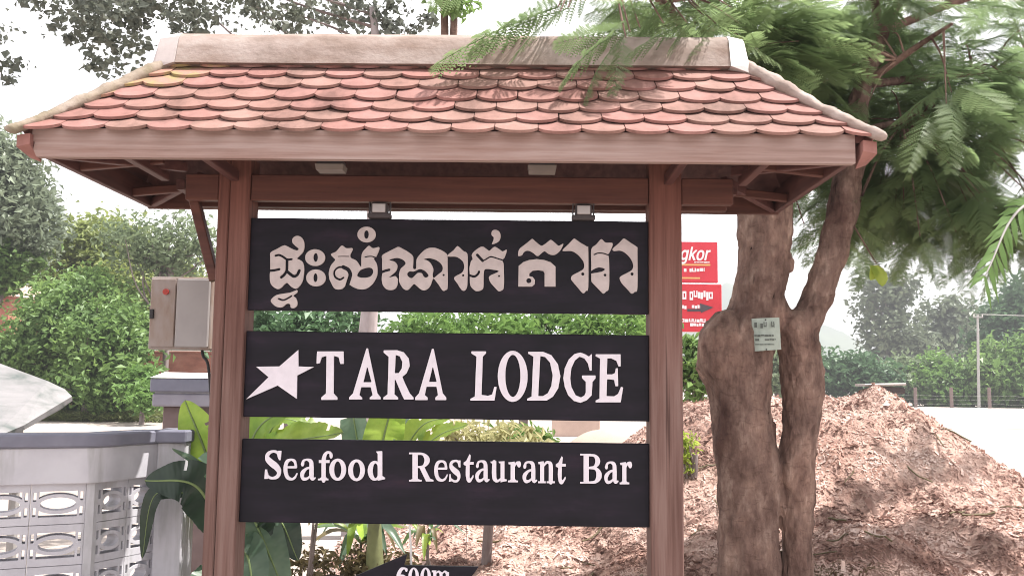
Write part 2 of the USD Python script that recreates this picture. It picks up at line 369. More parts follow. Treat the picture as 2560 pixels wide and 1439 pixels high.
M['leaf_dark'] = mat_leaf('small_round_leaf', [(0.1, (0.075, 0.082, 0.078)), (0.5, (0.115, 0.130, 0.100)), (1.0, (0.21, 0.235, 0.150))], trans=0.3)
M['bush_green'] = mat_leaf('fresh_bush_leaf', [(0.1, (0.060, 0.110, 0.040)), (0.4, (0.140, 0.235, 0.070)), (0.75, (0.25, 0.36, 0.11)), (1.0, (0.36, 0.46, 0.17))], trans=0.35, low=0.8)
M['bush_olive'] = mat_leaf('olive_bush_leaf', [(0.1, (0.115, 0.150, 0.050)), (0.5, (0.240, 0.290, 0.092)), (1.0, (0.38, 0.42, 0.16))], trans=0.3, low=0.6)
M['tree_grey'] = mat_leaf('grey_green_leaf', [(0.1, (0.075, 0.100, 0.065)), (0.5, (0.14, 0.175, 0.105)), (1.0, (0.24, 0.275, 0.165))], trans=0.25, low=0.3)
M['tree_haze'] = mat_leaf('pale_grey_green_leaf', [(0.1, (0.12, 0.15, 0.105)), (0.5, (0.205, 0.245, 0.165)), (1.0, (0.32, 0.35, 0.24))], trans=0.3, low=0.3)
M['tree_pale'] = mat_leaf('pale_sparse_leaf', [(0.1, (0.10, 0.14, 0.08)), (0.5, (0.17, 0.22, 0.12)), (1.0, (0.27, 0.32, 0.17))], trans=0.3, low=0.5)
M['tree_deep'] = mat_leaf('deep_green_leaf', [(0.1, (0.035, 0.080, 0.038)), (0.5, (0.075, 0.150, 0.062)), (1.0, (0.14, 0.24, 0.09))], trans=0.25, low=0.3)
M['hedge'] = mat_leaf('hedge_leaf', [(0.1, (0.065, 0.125, 0.038)), (0.5, (0.135, 0.245, 0.062)), (1.0, (0.27, 0.40, 0.11))], trans=0.3, low=0.25)
M['yellow_leaf'] = mat_leaf('yellow_green_leaf', [(0.1, (0.24, 0.33, 0.055)), (1.0, (0.40, 0.48, 0.10))], trans=0.45)
M['dry_leaf'] = mat_leaf('dry_brown_leaf', [(0.1, (0.085, 0.062, 0.032)), (0.5, (0.15, 0.12, 0.055)), (1.0, (0.27, 0.23, 0.12))], trans=0.2)
M['cream_leaf'] = mat_leaf('cream_frond', [(0.1, (0.30, 0.30, 0.14)), (1.0, (0.55, 0.52, 0.32))], trans=0.4)
M['grass'] = mat_leaf('grass_blade', [(0.1, (0.075, 0.10, 0.03)), (0.5, (0.15, 0.175, 0.06)), (1.0, (0.28, 0.28, 0.12))], trans=0.3)


def mat_banana(name, c0, c1, trans):
    c0, c1 = np.array(c0), np.array(c1)
    return usdkit.material(stage, L(name), {
        'g': ('geometry', {}), 'm': ('mapping', {'scale': (14, 14, 14)}), 'n': ('noise_texture', {'scale': 1.0, 'detail': 3.0}),
        'r': ('rgb_ramp', {'ramp': [(0.3, tuple(c0)), (0.7, tuple(c1))]}),
        'b': ('bump', {'strength': 0.25, 'distance': 0.004}),
        'p': ('principled_bsdf', {'roughness': 0.38, 'specular_ior_level': 0.5}),
        'hs': ('hsv', {'hue': 0.48, 'saturation': 1.0, 'value': 2.3}),
        't': ('translucent_bsdf', {}), 'x': ('mix_closure', {'fac': trans})},
        [('g.position', 'm.vector'), ('m.vector', 'n.vector'), ('n.fac', 'r.fac'), ('n.fac', 'b.height'), ('b.normal', 'p.normal'), ('r.color', 'p.base_color'),
         ('r.color', 'hs.color'), ('hs.color', 't.color'), ('p.BSDF', 'x.closure1'), ('t.BSDF', 'x.closure2')], surface='x.closure')


M['banana'] = mat_banana('banana_blade', (0.050, 0.105, 0.038), (0.085, 0.155, 0.050), 0.45)
M['banana_bright'] = mat_banana('young_banana_blade', (0.13, 0.225, 0.035), (0.19, 0.29, 0.055), 0.55)
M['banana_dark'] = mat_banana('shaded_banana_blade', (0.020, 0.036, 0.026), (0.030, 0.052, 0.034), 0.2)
M['banana_grey'] = mat_banana('bluish_banana_blade', (0.075, 0.125, 0.085), (0.11, 0.165, 0.11), 0.3)
M['midrib'] = plain('leaf_midrib', (0.20, 0.27, 0.11), 0.5)
M['stem_green'] = plain('banana_stem', (0.16, 0.17, 0.075), 0.6, var=0.2)

#@@STRUCTURE
# ------------------------------------------------------------------ ground, hills
gx = np.concatenate([[-3000, -1500, -400, -120, -50], np.linspace(-20, 30, 26), [60, 140, 400, 1500, 3000]])
gy = np.concatenate([[-300, -60, -10], np.linspace(0, 40, 21), [60, 90, 140, 250, 500, 1200, 3000]])
XX, YY = np.meshgrid(gx, gy)
near = np.exp(-((YY - 12) / 25) ** 2) * np.exp(-((XX - 4) / 25) ** 2)
ZZ = near * 0.10 * (meshkit.fbm(np.stack([XX * 0.35, YY * 0.35, 0 * XX], -1), 3) - 0.5)
nxg = len(gx)
ii, jj = np.meshgrid(np.arange(len(gy) - 1), np.arange(nxg - 1), indexing='ij')
ii, jj = ii.ravel(), jj.ravel()
obj('ground', (np.c_[XX.ravel(), YY.ravel(), ZZ.ravel()], np.c_[ii * nxg + jj, ii * nxg + jj + 1, (ii + 1) * nxg + jj + 1, (ii + 1) * nxg + jj]), M['ground'], smooth=True, kind='structure')


def hill(name, profile, Y, depth, seed):
    """a wooded ridge: profile = (photo x, photo y) along its crest, Y metres away"""
    pr = np.array([at(x, y, Y) for x, y in profile])
    xs = np.linspace(pr[0, 0], pr[-1, 0], 90)
    zs = np.interp(xs, pr[:, 0], pr[:, 2])
    rows = []
    for k, (dy, fr) in enumerate(((-depth, 0), (-depth * 0.7, 0.3), (-depth * 0.4, 0.66), (-depth * 0.15, 0.92), (0, 1.0), (depth * 0.5, 0.6), (depth, 0))):
        p = np.stack([xs, np.full_like(xs, Y + dy), zs * fr], -1)
        p[:, 2] += (meshkit.fbm(np.stack([xs * 0.03, p[:, 1] * 0.03, xs * 0], -1), 4, seed) - 0.5) * zs.max() * 0.16 * (fr > 0)
        p[:, 2] = np.where(fr == 0, -2, p[:, 2])
        rows.append(p)
    v = np.vstack(rows); n = len(xs)
    i, j = np.meshgrid(np.arange(len(rows) - 1), np.arange(n - 1), indexing='ij'); i, j = i.ravel(), j.ravel()
    obj(name, (v, np.c_[i * n + j, i * n + j + 1, (i + 1) * n + j + 1, (i + 1) * n + j]), M['hill'], smooth=True, kind='structure')


hill('hill', [(1540, 960), (1660, 860), (1760, 740), (1815, 706), (1890, 745), (2000, 800), (2080, 832), (2140, 862), (2230, 905), (2330, 985)], 850, 200, 3)
hill('hill', [(-420, 420), (-150, 400), (0, 425), (110, 485), (165, 528), (240, 600), (340, 700), (480, 800), (620, 955)], 500, 140, 5)

# ------------------------------------------------------------------ roofed sign
YF, YFB = 3.75, 3.787                 # front fascia
YP0, YP1 = 4.265, 4.415               # posts
YBRD = 4.300                          # front face of the boards
YR = 4.33                             # ridge
YE, YEB = 3.70, 4.96                  # tile edges front and back
zf0 = at(1107, 400, YF)[2]
zf1 = at(1107, 328, YF)[2]
xf0, xf1 = at(77, 392, YF)[0], at(2139, 408, YF)[0]
sign = thing('roofed_sign', 'large wooden lodge sign with three black lettered boards under a scalloped terracotta tile roof', 'sign', (at(1107, 900, 4.34)[0], 4.34, 0))
YBK0, YBK1 = 4.875, 4.907             # rear fascia
xs0, xs1 = xf0 + 0.03, xf1 - 0.004


def fascia_end(x0, x1):
    c = 0.012
    prof = [(x0 + 0.022, zf0), (x1, zf0), (x1, zf1), (x0, zf1), (x0, zf1 - 0.05), (x0 + 0.012, zf1 - 0.06), (x0 + 0.008, zf0 + 0.03)]
    p = Polygon(prof).buffer(-0.003).buffer(0.003)
    return extrude_front(p, YFB, YFB - YF)


obj('fascia_board', fascia_end(xf0, xf1), M['fascia'], sign)
obj('fascia_board', bx(xs0, xs1, YBK0, YBK1, zf0, zf1, 0.003), M['red_wood'], sign)
obj('fascia_board', bx(xs0, xs0 + 0.03, YFB + 0.002, YBK0 - 0.002, zf0 + 0.004, zf1, 0.003), M['red_wood_y'], sign)
obj('fascia_board', bx(xs1 - 0.03, xs1, YFB + 0.002, YBK0 - 0.002, zf0 + 0.004, zf1, 0.003), M['red_wood_y'], sign)

# roof profile measured row by row
row_y = [341, 315, 288, 261, 232, 206, 181, 158]
prof = np.array([[YE + (YR - YE) * k / 7.0, at(1107, row_y[k], YE + (YR - YE) * k / 7.0)[2]] for k in range(8)])
xe0, xe1 = at(36, 322, YE)[0], at(2196, 330, YE)[0]
xr0, xr1 = at(452, 160, YR)[0], at(1838, 170, YR)[0]


def hipx(Y, side):
    t = (Y - YE) / (YR - YE)
    return (xe0 + (xr0 - xe0) * t) if side == 0 else (xe1 + (xr1 - xe1) * t)


def sheath():
    v, f = [], []
    Ys0 = YF + 0.004
    sprof = [(Ys0, np.interp(Ys0, prof[:, 0], prof[:, 1]))] + [tuple(p) for p in prof[1:]]

    def face(rows):
        o = len(v)
        for a, b in rows:
            v.append(a); v.append(b)
        for k in range(len(rows) - 1):
            f.append((o + 2 * k, o + 2 * k + 1, o + 2 * k + 3, o + 2 * k + 2))
    for dz, flip in ((-0.012, 0), (-0.040, 1)):
        front, back, left, right = [], [], [], []
        for Y, z in sprof:
            a, b, yb = hipx(Y, 0), hipx(Y, 1), YE + YEB - Y
            front.append(((a, Y, z + dz), (b, Y, z + dz)))
            back.append(((b, yb, z + dz), (a, yb, z + dz)))
            left.append(((a, yb, z + dz), (a, Y, z + dz)))
            right.append(((b, Y, z + dz), (b, yb, z + dz)))
        for r in (front, back, left, right):
            face([(q, p) for p, q in r] if flip else r)
    # edge strips
    Y, z = sprof[0]
    a, b = hipx(Y, 0), hipx(Y, 1)
    ring = [(a, Y), (b, Y), (b, YE + YEB - Y), (a, YE + YEB - Y)]
    for k in range(4):
        (x0, y0), (x1, y1) = ring[k], ring[(k + 1) % 4]
        o = len(v)
        v.extend([(x0, y0, z - 0.040), (x1, y1, z - 0.040), (x1, y1, z - 0.012), (x0, y0, z - 0.012)])
        f.append((o, o + 1, o + 2, o + 3))
    return np.array(v, float), np.array(f)


roof = obj('roof', sheath(), M['red_wood_y'], sign)

TW = 0.1785
Ltile = 0.185


def tile_poly():
    """one fish-scale tile in its own plane: x across, t up the slope, tip at t = 0"""
    sag, hw = 0.050, TW / 2 - 0.0015
    a = np.linspace(-1, 1, 11)
    bottom = np.c_[a * hw, sag * (1 - np.sqrt(np.maximum(0, 1 - (a * 0.94) ** 2))) / (1 - math.sqrt(1 - 0.94 ** 2))]
    return Polygon(list(map(tuple, bottom)) + [(hw, Ltile), (-hw, Ltile)])


TP = tile_poly()


def tile_mesh(poly2, P, ex, et, en, c=0.0, tw=0.0, th=0.012):
    g = max(polys(poly2), key=lambda q: q.area)
    m = trimesh.creation.extrude_polygon(g, th, engine='earcut')
    v = m.vertices
    return (P + v[:, :1] * ex + v[:, 1:2] * et + (v[:, 2:3] + (v[:, :1] - c) * tw) * en, m.faces)


def roof_rows(side):
    """tiles of one roof face: 'front', 'back', 'left' or 'right'"""
    out = []
    for k in range(7):
        Y0, z0 = prof[k]
        k2 = min(k + 1, 6)
        d = prof[k2 + 1] - prof[k2] if k2 < 7 else prof[7] - prof[6]
        d = prof[k + 1] - prof[k]
        slope = math.atan2(d[1], d[0])
        slope_t = slope - 0.135            # each tile rests on the one below, so it lies a little flatter
        cs, sn = math.cos(slope_t), math.sin(slope_t)
        off = TW / 2 if k % 2 else 0.0
        if side in ('front', 'back'):
            x_mid = at(1070, 327, YE)[0]
            a0, a1 = hipx(Y0, 0), hipx(Y0, 1)
            da0, da1 = (xr0 - xe0) / (YR - YE), (xr1 - xe1) / (YR - YE)
            sgn = 1 if side == 'front' else -1
            ex, et, en = np.array([1.0, 0, 0]), np.array([0, sgn * cs, sn]), np.array([0, -sgn * sn, cs])
            clip = Polygon([(a0 - 0.3 * da0, -0.3 / cs), (a1 - 0.3 * da1, -0.3 / cs), (a1 + 0.4 * da1, 0.4 / cs), (a0 + 0.4 * da0, 0.4 / cs)])
            yb = Y0 if side == 'front' else YE + YEB - Y0
            n0, n1 = int((a0 - x_mid) / TW) - 2, int((a1 - x_mid) / TW) + 2
            cs_list = [x_mid + off + n * TW for n in range(n0, n1 + 1)]
        else:
            yc = (YE + YEB) / 2
            half = yc - Y0
            sgn = 1 if side == 'left' else -1
            dx = (xr0 - xe0) / (YR - YE)
            sl = math.atan2(d[1], d[0] * dx) - 0.135
            cs, sn = math.cos(sl), math.sin(sl)
            ex, et, en = np.array([0, -float(sgn), 0]), np.array([sgn * cs, 0, sn]), np.array([-sgn * sn, 0, cs])
            clip = Polygon([(-half - 0.3 / dx, -0.3 / cs), (half + 0.3 / dx, -0.3 / cs), (half - 0.4 / dx, 0.4 / cs), (-half + 0.4 / dx, 0.4 / cs)])
            if clip.is_valid is False:
                clip = clip.buffer(0)
            n1 = int(half / TW) + 2
            cs_list = [off + n * TW for n in range(-n1, n1 + 1)]
        for c in cs_list:
            j = rng.normal(0, 1, 4)
            p2 = affinity.translate(TP, c + j[0] * 0.0012, j[1] * 0.0022)
            if k == 6:
                p2 = p2.intersection(sbox(-9, -1, 9, 0.14))
            p2 = p2.intersection(clip)
            ps = polys(p2)
            if not ps or max(ps, key=lambda q: q.area).area < 0.0015:
                continue
            lift = 0.0155 + j[2] * 0.0012
            if side in ('front', 'back'):
                P = np.array([0, yb, z0 + lift])
            else:
                xx = hipx(Y0, 0 if side == 'left' else 1)
                P = np.array([xx, (YE + YEB) / 2, z0 + lift])
            tw = j[3] * 0.012
            out.append((k, c, tile_mesh(p2, P, ex, et, en, c, tw)))
    return out


trng = random.Random(5)
for k, c, m in roof_rows('front'):
    left_m = c - hipx(prof[k][0], 0)
    mt = M['tile_moss'] if (k in (4, 5, 6) and left_m < 0.26) or (k == 3 and left_m < 0.12) else trng.choice(M['tile'])
    obj('roof_tile', m, mt, roof)
for s in ('left', 'right'):
    for k, c, m in roof_rows(s):
        obj('roof_tile', m, trng.choice(M['tile']), roof)
obj('back_tile', [m for k, c, m in roof_rows('back')], M['tile'][1], roof, kind='stuff')

# ridge: rounded mortar cap with whitewashed ends
zr0 = prof[7][1] - 0.045
ridge_top = at(1107, 93, YR)[2]


def ridge_section(x, dz=0.0, grow=0.0):
    h = ridge_top - zr0 + dz
    w = 0.115 + grow
    return [(x, YR - w, zr0), (x, YR - w * 0.80, zr0 + h * 0.45), (x, YR - w * 0.62, zr0 + h * 0.80), (x, YR - w * 0.32, zr0 + h * 0.97), (x, YR, zr0 + h),
            (x, YR + w * 0.32, zr0 + h * 0.97), (x, YR + w * 0.62, zr0 + h * 0.80), (x, YR + w * 0.80, zr0 + h * 0.45), (x, YR + w, zr0)]


def loft(sections):
    S = np.array(sections); k, n = S.shape[:2]
    v = S.reshape(-1, 3)
    f = []
    for i in range(k - 1):
        for j in range(n):
            a, b = i * n + j, i * n + (j + 1) % n
            f.append((a, b, b + n, a + n))
    f = [(q[0], q[1], q[2]) for q in f] + [(q[0], q[2], q[3]) for q in f]
    for e in (0, k - 1):
        for j in range(1, n - 1):
            t = (e * n, e * n + j, e * n + j + 1)
            f.append(t if e else t[::-1])
    m = trimesh.Trimesh(v, np.array(f), process=False)
    m.fix_normals()
    return m


xrc0, xrc1 = at(462, 110, YR)[0], at(1812, 115, YR)[0]
secs = []
for i, x in enumerate(np.linspace(xrc0, xrc1, 40)):
    w = meshkit.fbm(np.array([[x * 3.1, 0.5, 0.2]]), 3)[0] - 0.5
    secs.append(ridge_section(x, w * 0.016, (meshkit.fbm(np.array([[x * 2.3, 4.5, 1.2]]), 3)[0] - 0.5) * 0.016))
ridge = obj('ridge_cap', loft(secs), M['mortar'], roof, smooth=40)
for sgn, xin, pxo in ((-1, xrc0, 404), (1, xrc1, 1862)):
    xo = at(pxo, 120, YR)[0]
    s0 = np.array(ridge_section(xin + sgn * 0.002, 0.004, 0.004))
    s1 = np.array(ridge_section(xo, -0.012, 0.0))
    s1[:, 2] -= 0.055 * np.linspace(0, 1, 9) * 0
    low = s1.copy(); low[:, 2] = np.minimum(low[:, 2], zr0 + 0.03); low[:, 2] -= 0.035
    s1[:, 0] = xo - sgn * 0.02
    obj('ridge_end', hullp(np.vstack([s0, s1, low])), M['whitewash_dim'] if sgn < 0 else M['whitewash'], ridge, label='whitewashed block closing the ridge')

# hip caps
for sx in (0, 1):
    for back in (0, 1):
        pts = []
        for Y, z in prof:
            pts.append((hipx(Y, sx), Y if not back else YE + YEB - Y, z + 0.020))
        pts = np.array(pts)
        pts[0] += (pts[0] - pts[1]) * 0.10
        pts = spline(pts, 28)
        parts = []
        for i in range(len(pts)):
            t = i / (len(pts) - 1)
            r = 0.028 + 0.010 * t
            sp = trimesh.creation.icosphere(2, r); sp.vertices[:, 2] *= 0.72
            parts.append(sp.vertices + pts[i])
        mm = m3.Manifold.batch_boolean([hullp(np.vstack([parts[i], parts[i + 1]])) for i in range(len(parts) - 1)], m3.OpType.Add).refine_to_length(0.022)
        hv, hf, _ = meshkit.arrays(mm)
        hm = trimesh.Trimesh(hv, hf, process=True)
        hm.vertices = hm.vertices + hm.vertex_normals * ((meshkit.fbm(hm.vertices * 22, 3, 6) - 0.5) * 0.020 + (meshkit.fbm(hm.vertices * 7, 2, 8) - 0.5) * 0.014)[:, None]
        obj('hip_cap', hm, M['mortar_mossy'] if sx == 0 else M['mortar'], roof, smooth=True)
    # the terracotta piece that hangs under the hip's foot
    s = 1 if sx else -1
    xe = (xe0, xe1)[sx]
    q = []
    for dx, dy, z0, z1 in ((0.004, 0.0, -0.05, 0.0), (-0.055, -0.01, -0.04, 0.005), (-0.05, 0.10, -0.09, 0.0), (-0.008, 0.09, -0.075, 0.0)):
        for z in (z0, z1):
            q.append((xe + s * dx, YE + 0.03 + dy, prof[0][1] + z))
    obj('corner_tile', hullp(q), M['tile'][4], roof, label='terracotta piece under the foot of the hip')

# posts
xl0 = at(525, 930, YP0)[0]
PW = 0.148
xq1 = at(1707, 900, YP0)[0]
for k, x0 in enumerate((xl0, xq1 - PW)):
    zt = zf1 + 0.02
    if k == 0:
        c = 0.052
        obj('post', [bx(x0 + c + 0.004, x0 + PW, YP0, YP1, -0.3, zt, 0.005), bx(x0, x0 + c, YP0 + 0.004, YP1, -0.3, zt, 0.006), bx(x0 + c - 0.002, x0 + c + 0.006, YP0 + 0.02, YP1 - 0.01, -0.3, zt)], M['post'], sign,
            label='left post, split by a long dark crack')
    else:
        obj('post', bx(x0, x0 + PW, YP0, YP1, -0.3, zt, 0.006), M['post'], sign)
xb0, xb1 = xl0 + PW + 0.001, xq1 - PW - 0.001

# beams under the roof
zb0, zb1 = at(1107, 501, 4.24)[2], at(1107, 436, 4.24)[2]
bl, br = at(455, 495, 4.24)[0], at(1838, 505, 4.24)[0]
obj('beam', bx(xl0 + PW + 0.002, xq1 - PW - 0.002, YP0 + 0.01, YP0 + 0.06, zb0, zb1, 0.004), M['red_wood'], sign)
obj('beam', bx(bl, xl0 - 0.002, YP0 + 0.01, YP0 + 0.06, zb0, zb1, 0.004), M['red_wood'], sign)
obj('beam', bx(xq1 + 0.002, br, YP0 + 0.01, YP0 + 0.06, zb0, zb1, 0.004), M['red_wood'], sign)
obj('beam', bx(bl, br, YP1 + 0.002, YP1 + 0.05, zb0 - 0.004, zb1, 0.004), M['red_wood'], sign)
zj = zf0 + 0.022
for px in (300, 498, 1716, 1926):
    x = at(px, 406, YFB)[0]
    for (y0, y1) in ((YFB + 0.001, YP0 - 0.002 + (0.011 if px in (300, 1926) else 0.0)), (YP1 + 0.052, YBK0 - 0.001)):
        obj('joist', beam((x, y0, zj + 0.02), (x, y1, zj + 0.02), 0.04, 0.05), M['red_wood_y'], sign)
for sx, xe in ((0, xs0 + 0.03), (1, xs1 - 0.03)):
    xi = (bl, br)[sx]
    for yc, ye in ((YP0 + 0.0, YFB + 0.003), (YP1 + 0.056, YBK0 - 0.003)):
        obj('hip_rafter', beam((xi, yc, zj + 0.06), (xe, ye, zj + 0.005), 0.035, 0.045), M['red_wood_y'], sign)
    s = -1 if sx == 0 else 1
    for yj in (4.06, 4.62):
        obj('side_joist', beam((xi + s * 0.022, yj, zj + 0.045), (xe - s * 0.001, yj, zj + 0.01), 0.03, 0.04), M['red_wood'], sign)
p0, p1 = at(484, 490, 4.36), at(532, 690, 4.36)
obj('brace', beam(p0, p1 + np.array([0.012, 0, -0.02]), 0.045, 0.05, up=(0, 1, 0)), M['red_wood'], sign)

# boards
ZB = []
for ty, by in ((549, 780), (832, 1047), (1102, 1311)):
    z1, z0 = at(1115, ty, YBRD)[2], at(1115, by, YBRD)[2]
    ZB.append((z0, z1))
boards = []
for k, (z0, z1) in enumerate(ZB):
    zm = [z0]
    lab = ('black board with raised Khmer lettering', 'black board with a white star and TARA LODGE', 'black board lettered Seafood Restaurant Bar')[k]
    boards.append(obj('sign_board', bx(xb0, xb1, YBRD, YBRD + 0.03, z0, z1, 0.003), M['board'], sign, label=lab))


def to_plane(pts, Y):
    return [(p[0], p[2]) for p in (at(x, y, Y) for x, y in pts)]


def zpts(pts, x0, y0, s):
    return [(x0 + u / s, y0 + v / s) for u, v in pts]


def shape(outer, cuts=(), holes=(), x0=0, y0=0, s=1.0, sm=True, per=4):
    """a letter measured on the sign: outline, strokes cut into it (points, width) and holes"""
    o = closed_spline(outer, per) if sm else np.array(outer, float)
    P = Polygon(o).buffer(0)
    for pts, w in cuts:
        if w is None:
            P = P.difference(Polygon(closed_spline(pts, 4)).buffer(0))
        else:
            q = spline(pts, 20)
            P = P.difference(LineString(q).buffer(w / 2))
    for h in holes:
        if not np.isscalar(h[0]):
            P = P.difference(Polygon(h))
        elif len(h) == 3:
            P = P.difference(Point(h[0], h[1]).buffer(h[2]))
        elif len(h) == 4:
            P = P.difference(affinity.scale(Point(h[0], h[1]).buffer(1, 24), h[2], h[3]))
    out = []
    for g in polys(P):
        out.append(Polygon(zpts(g.exterior.coords, x0, y0, s), [zpts(r.coords, x0, y0, s) for r in g.interiors]))
    return unary_union(out)


def plane_poly(P, Y):
    return unary_union([Polygon(to_plane(g.exterior.coords, Y), [to_plane(r.coords, Y) for r in g.interiors]).buffer(0) for g in polys(P)])


def ring(cx, cy, rx, ry, hx, hy, hrx, hry):
    e = lambda a, b, c, d: affinity.scale(Point(a, b).buffer(1, 24), c, d)
    return e(cx, cy, rx, ry).difference(e(hx, hy, hrx, hry))


def put_letter(P, parent, mat, Y=YBRD, depth=0.008):
    w = plane_poly(P, Y).simplify(0.0003)
    obj('letter', extrude_front(w, Y - 0.0005, depth), mat, parent)


K = []
A = dict(x0=660, y0=550, s=5.997)
K.append(shape([(105, 490), (200, 435), (300, 384), (350, 393), (430, 435), (500, 458), (525, 432), (475, 390), (435, 345), (428, 300), (455, 258), (510, 240), (570, 265), (605, 330), (612, 410), (585, 490), (530, 545), (500, 580), (545, 600), (590, 640), (607, 720), (602, 830), (577, 930), (530, 1000), (480, 1030), (420, 1005), (385, 970), (350, 942), (310, 965), (270, 1010), (215, 1035), (150, 1005), (102, 940), (94, 830), (100, 760), (100, 660), (100, 560)],
               cuts=[([(180, 535), (235, 527), (290, 552), (350, 592), (420, 588)], 34), ([(352, 600), (350, 680), (345, 760), (310, 820), (265, 858)], 44), ([(350, 770), (400, 812), (455, 845), (505, 820), (535, 760)], 46), ([(80, 762), (160, 755), (235, 738)], 38)], **A))
K.append(shape([(108, 1205), (180, 1132), (280, 1105), (390, 1090), (470, 1060), (505, 1052), (500, 1090), (445, 1135), (485, 1170), (507, 1235), (495, 1290), (450, 1320), (408, 1310), (395, 1262), (345, 1255), (280, 1305), (210, 1305), (150, 1270)], cuts=[([(225, 1180), (290, 1200), (350, 1180), (415, 1140)], 28)], **A))


def aff(P, x0, y0, s):
    return affinity.affine_transform(P, [1 / s, 0, 0, 1 / s, x0, y0])


K.append(aff(ring(772, 565, 150, 125, 780, 562, 34, 66), **A))
K.append(aff(ring(785, 868, 147, 127, 777, 865, 31, 66), **A))
K.append(aff(ring(1542, 220, 138, 117, 1540, 220, 35, 64), **A))
K.append(shape([(1008, 515), (1085, 475), (1140, 412), (1180, 385), (1240, 425), (1335, 428), (1300, 520), (1310, 570), (1390, 610), (1445, 690), (1463, 690), (1462, 570), (1480, 490), (1530, 428), (1580, 388), (1640, 425), (1735, 413), (1690, 545), (1650, 580), (1690, 650), (1707, 740), (1700, 830), (1670, 900), (1620, 970), (1530, 1032), (1430, 1037), (1340, 1005), (1280, 965), (1250, 960), (1180, 1028), (1110, 1042), (1055, 1020), (1015, 950), (985, 880), (978, 780), (1010, 680), (1070, 605), (1050, 570)],
               cuts=[([(1195, 865), (1140, 893), (1070, 850), (1060, 770), (1120, 712), (1200, 708)], 30), ([(1190, 705), (1265, 745), (1298, 815), (1278, 900), (1245, 1000)], 58), ([(1400, 830), (1430, 770), (1480, 735), (1580, 713), (1632, 740), (1637, 800), (1590, 852), (1500, 867), (1430, 857)], None), ([(1115, 548), (1200, 545), (1275, 547)], 13), ([(1520, 556), (1610, 545), (1690, 568)], 18)], **A))
B = dict(x0=940, y0=550, s=5.997)
K.append(shape([(98, 530), (200, 470), (290, 425), (340, 405), (400, 430), (500, 490), (557, 545), (562, 640), (560, 725), (602, 728), (610, 600), (660, 520), (750, 440), (850, 415), (950, 440), (1040, 490), (1072, 540), (1077, 700), (1077, 1000), (1045, 1050), (1000, 1055), (940, 970), (868, 880), (845, 910), (820, 980), (780, 1030), (720, 1055), (660, 1030), (610, 985), (570, 960), (530, 1000), (480, 1047), (420, 1035), (370, 970), (338, 900), (325, 970), (290, 1030), (220, 1050), (150, 1030), (100, 960), (90, 870), (97, 800), (95, 740), (95, 600)],
               cuts=[([(70, 790), (140, 762), (200, 747)], 40), ([(205, 602), (260, 578), (330, 570), (410, 600), (447, 650), (420, 690), (375, 730), (350, 800), (340, 880), (320, 870), (290, 842), (200, 862), (240, 825), (300, 770), (322, 720), (320, 670), (280, 625)], None), ([(340, 830), (338, 930)], 18), ([(470, 810), (500, 772), (560, 772), (600, 760), (660, 735), (730, 760), (790, 830), (760, 862), (720, 850), (690, 800), (630, 795), (590, 830), (540, 872), (490, 850)], None), ([(720, 590), (800, 573), (900, 600), (970, 650), (1003, 710), (990, 770), (930, 820), (868, 868), (852, 820), (862, 740), (830, 660), (780, 612)], None)], holes=[(1015, 825, 17)], **B))
K.append(shape([(1078, 525), (1160, 460), (1210, 402), (1240, 400), (1310, 465), (1372, 512), (1377, 700), (1372, 960), (1350, 1040), (1310, 1060), (1270, 1030), (1220, 950), (1172, 880), (1200, 840), (1290, 790), (1322, 720), (1312, 640), (1270, 590), (1200, 552), (1085, 548)], holes=[(1308, 830, 17)], **B))
K.append(shape([(1438, 520), (1500, 450), (1590, 400), (1650, 430), (1700, 462), (1750, 420), (1790, 405), (1850, 440), (1900, 472), (1962, 448), (1930, 560), (1892, 600), (1912, 650), (1918, 720), (1918, 1000), (1882, 1055), (1840, 1067), (1790, 1020), (1720, 940), (1693, 870), (1720, 830), (1843, 770), (1740, 742), (1640, 738), (1617, 800), (1612, 1000), (1580, 1050), (1510, 1067), (1450, 1030), (1413, 970), (1408, 860), (1408, 800), (1403, 720), (1425, 620), (1450, 590)],
               cuts=[([(1520, 525), (1560, 570), (1600, 612)], 42), ([(1600, 615), (1650, 590), (1720, 552), (1800, 572), (1885, 598)], 22), ([(1395, 828), (1475, 847), (1528, 812), (1545, 775)], 36)], holes=[(1845, 840, 15)], **B))
K.append(shape([(1730, 200), (1750, 160), (1800, 150), (1850, 180), (1870, 240), (1850, 310), (1790, 352), (1738, 362), (1760, 310), (1765, 260), (1738, 235)], **B))
C = dict(x0=1280, y0=550, s=5.997)
K.append(shape([(92, 535), (110, 440), (200, 365), (280, 300), (310, 288), (370, 340), (440, 387), (500, 358), (560, 310), (590, 303), (650, 350), (700, 387), (768, 358), (735, 440), (680, 500), (620, 527), (550, 510), (490, 470), (440, 500), (400, 537), (370, 537), (310, 490), (240, 460), (180, 482), (150, 528)], **C))
K.append(shape([(93, 998), (100, 690), (170, 632), (260, 600), (370, 588), (480, 600), (580, 635), (652, 700), (652, 998), (488, 998), (488, 800), (470, 765), (400, 753), (310, 760), (262, 800), (255, 842), (310, 855), (345, 900), (342, 960), (300, 998)], holes=[(252, 910, 38)], sm=False, **C).buffer(0.8).buffer(-0.8))
K.append(shape([(763, 445), (850, 360), (920, 287), (950, 290), (1020, 340), (1120, 400), (1142, 450), (1142, 1000), (1110, 1060), (1065, 1097), (1000, 1030), (910, 925), (883, 880), (905, 830), (1000, 780), (1072, 730), (1077, 650), (1040, 580), (960, 500), (880, 465), (775, 468)], holes=[(1060, 810, 24)], **C))
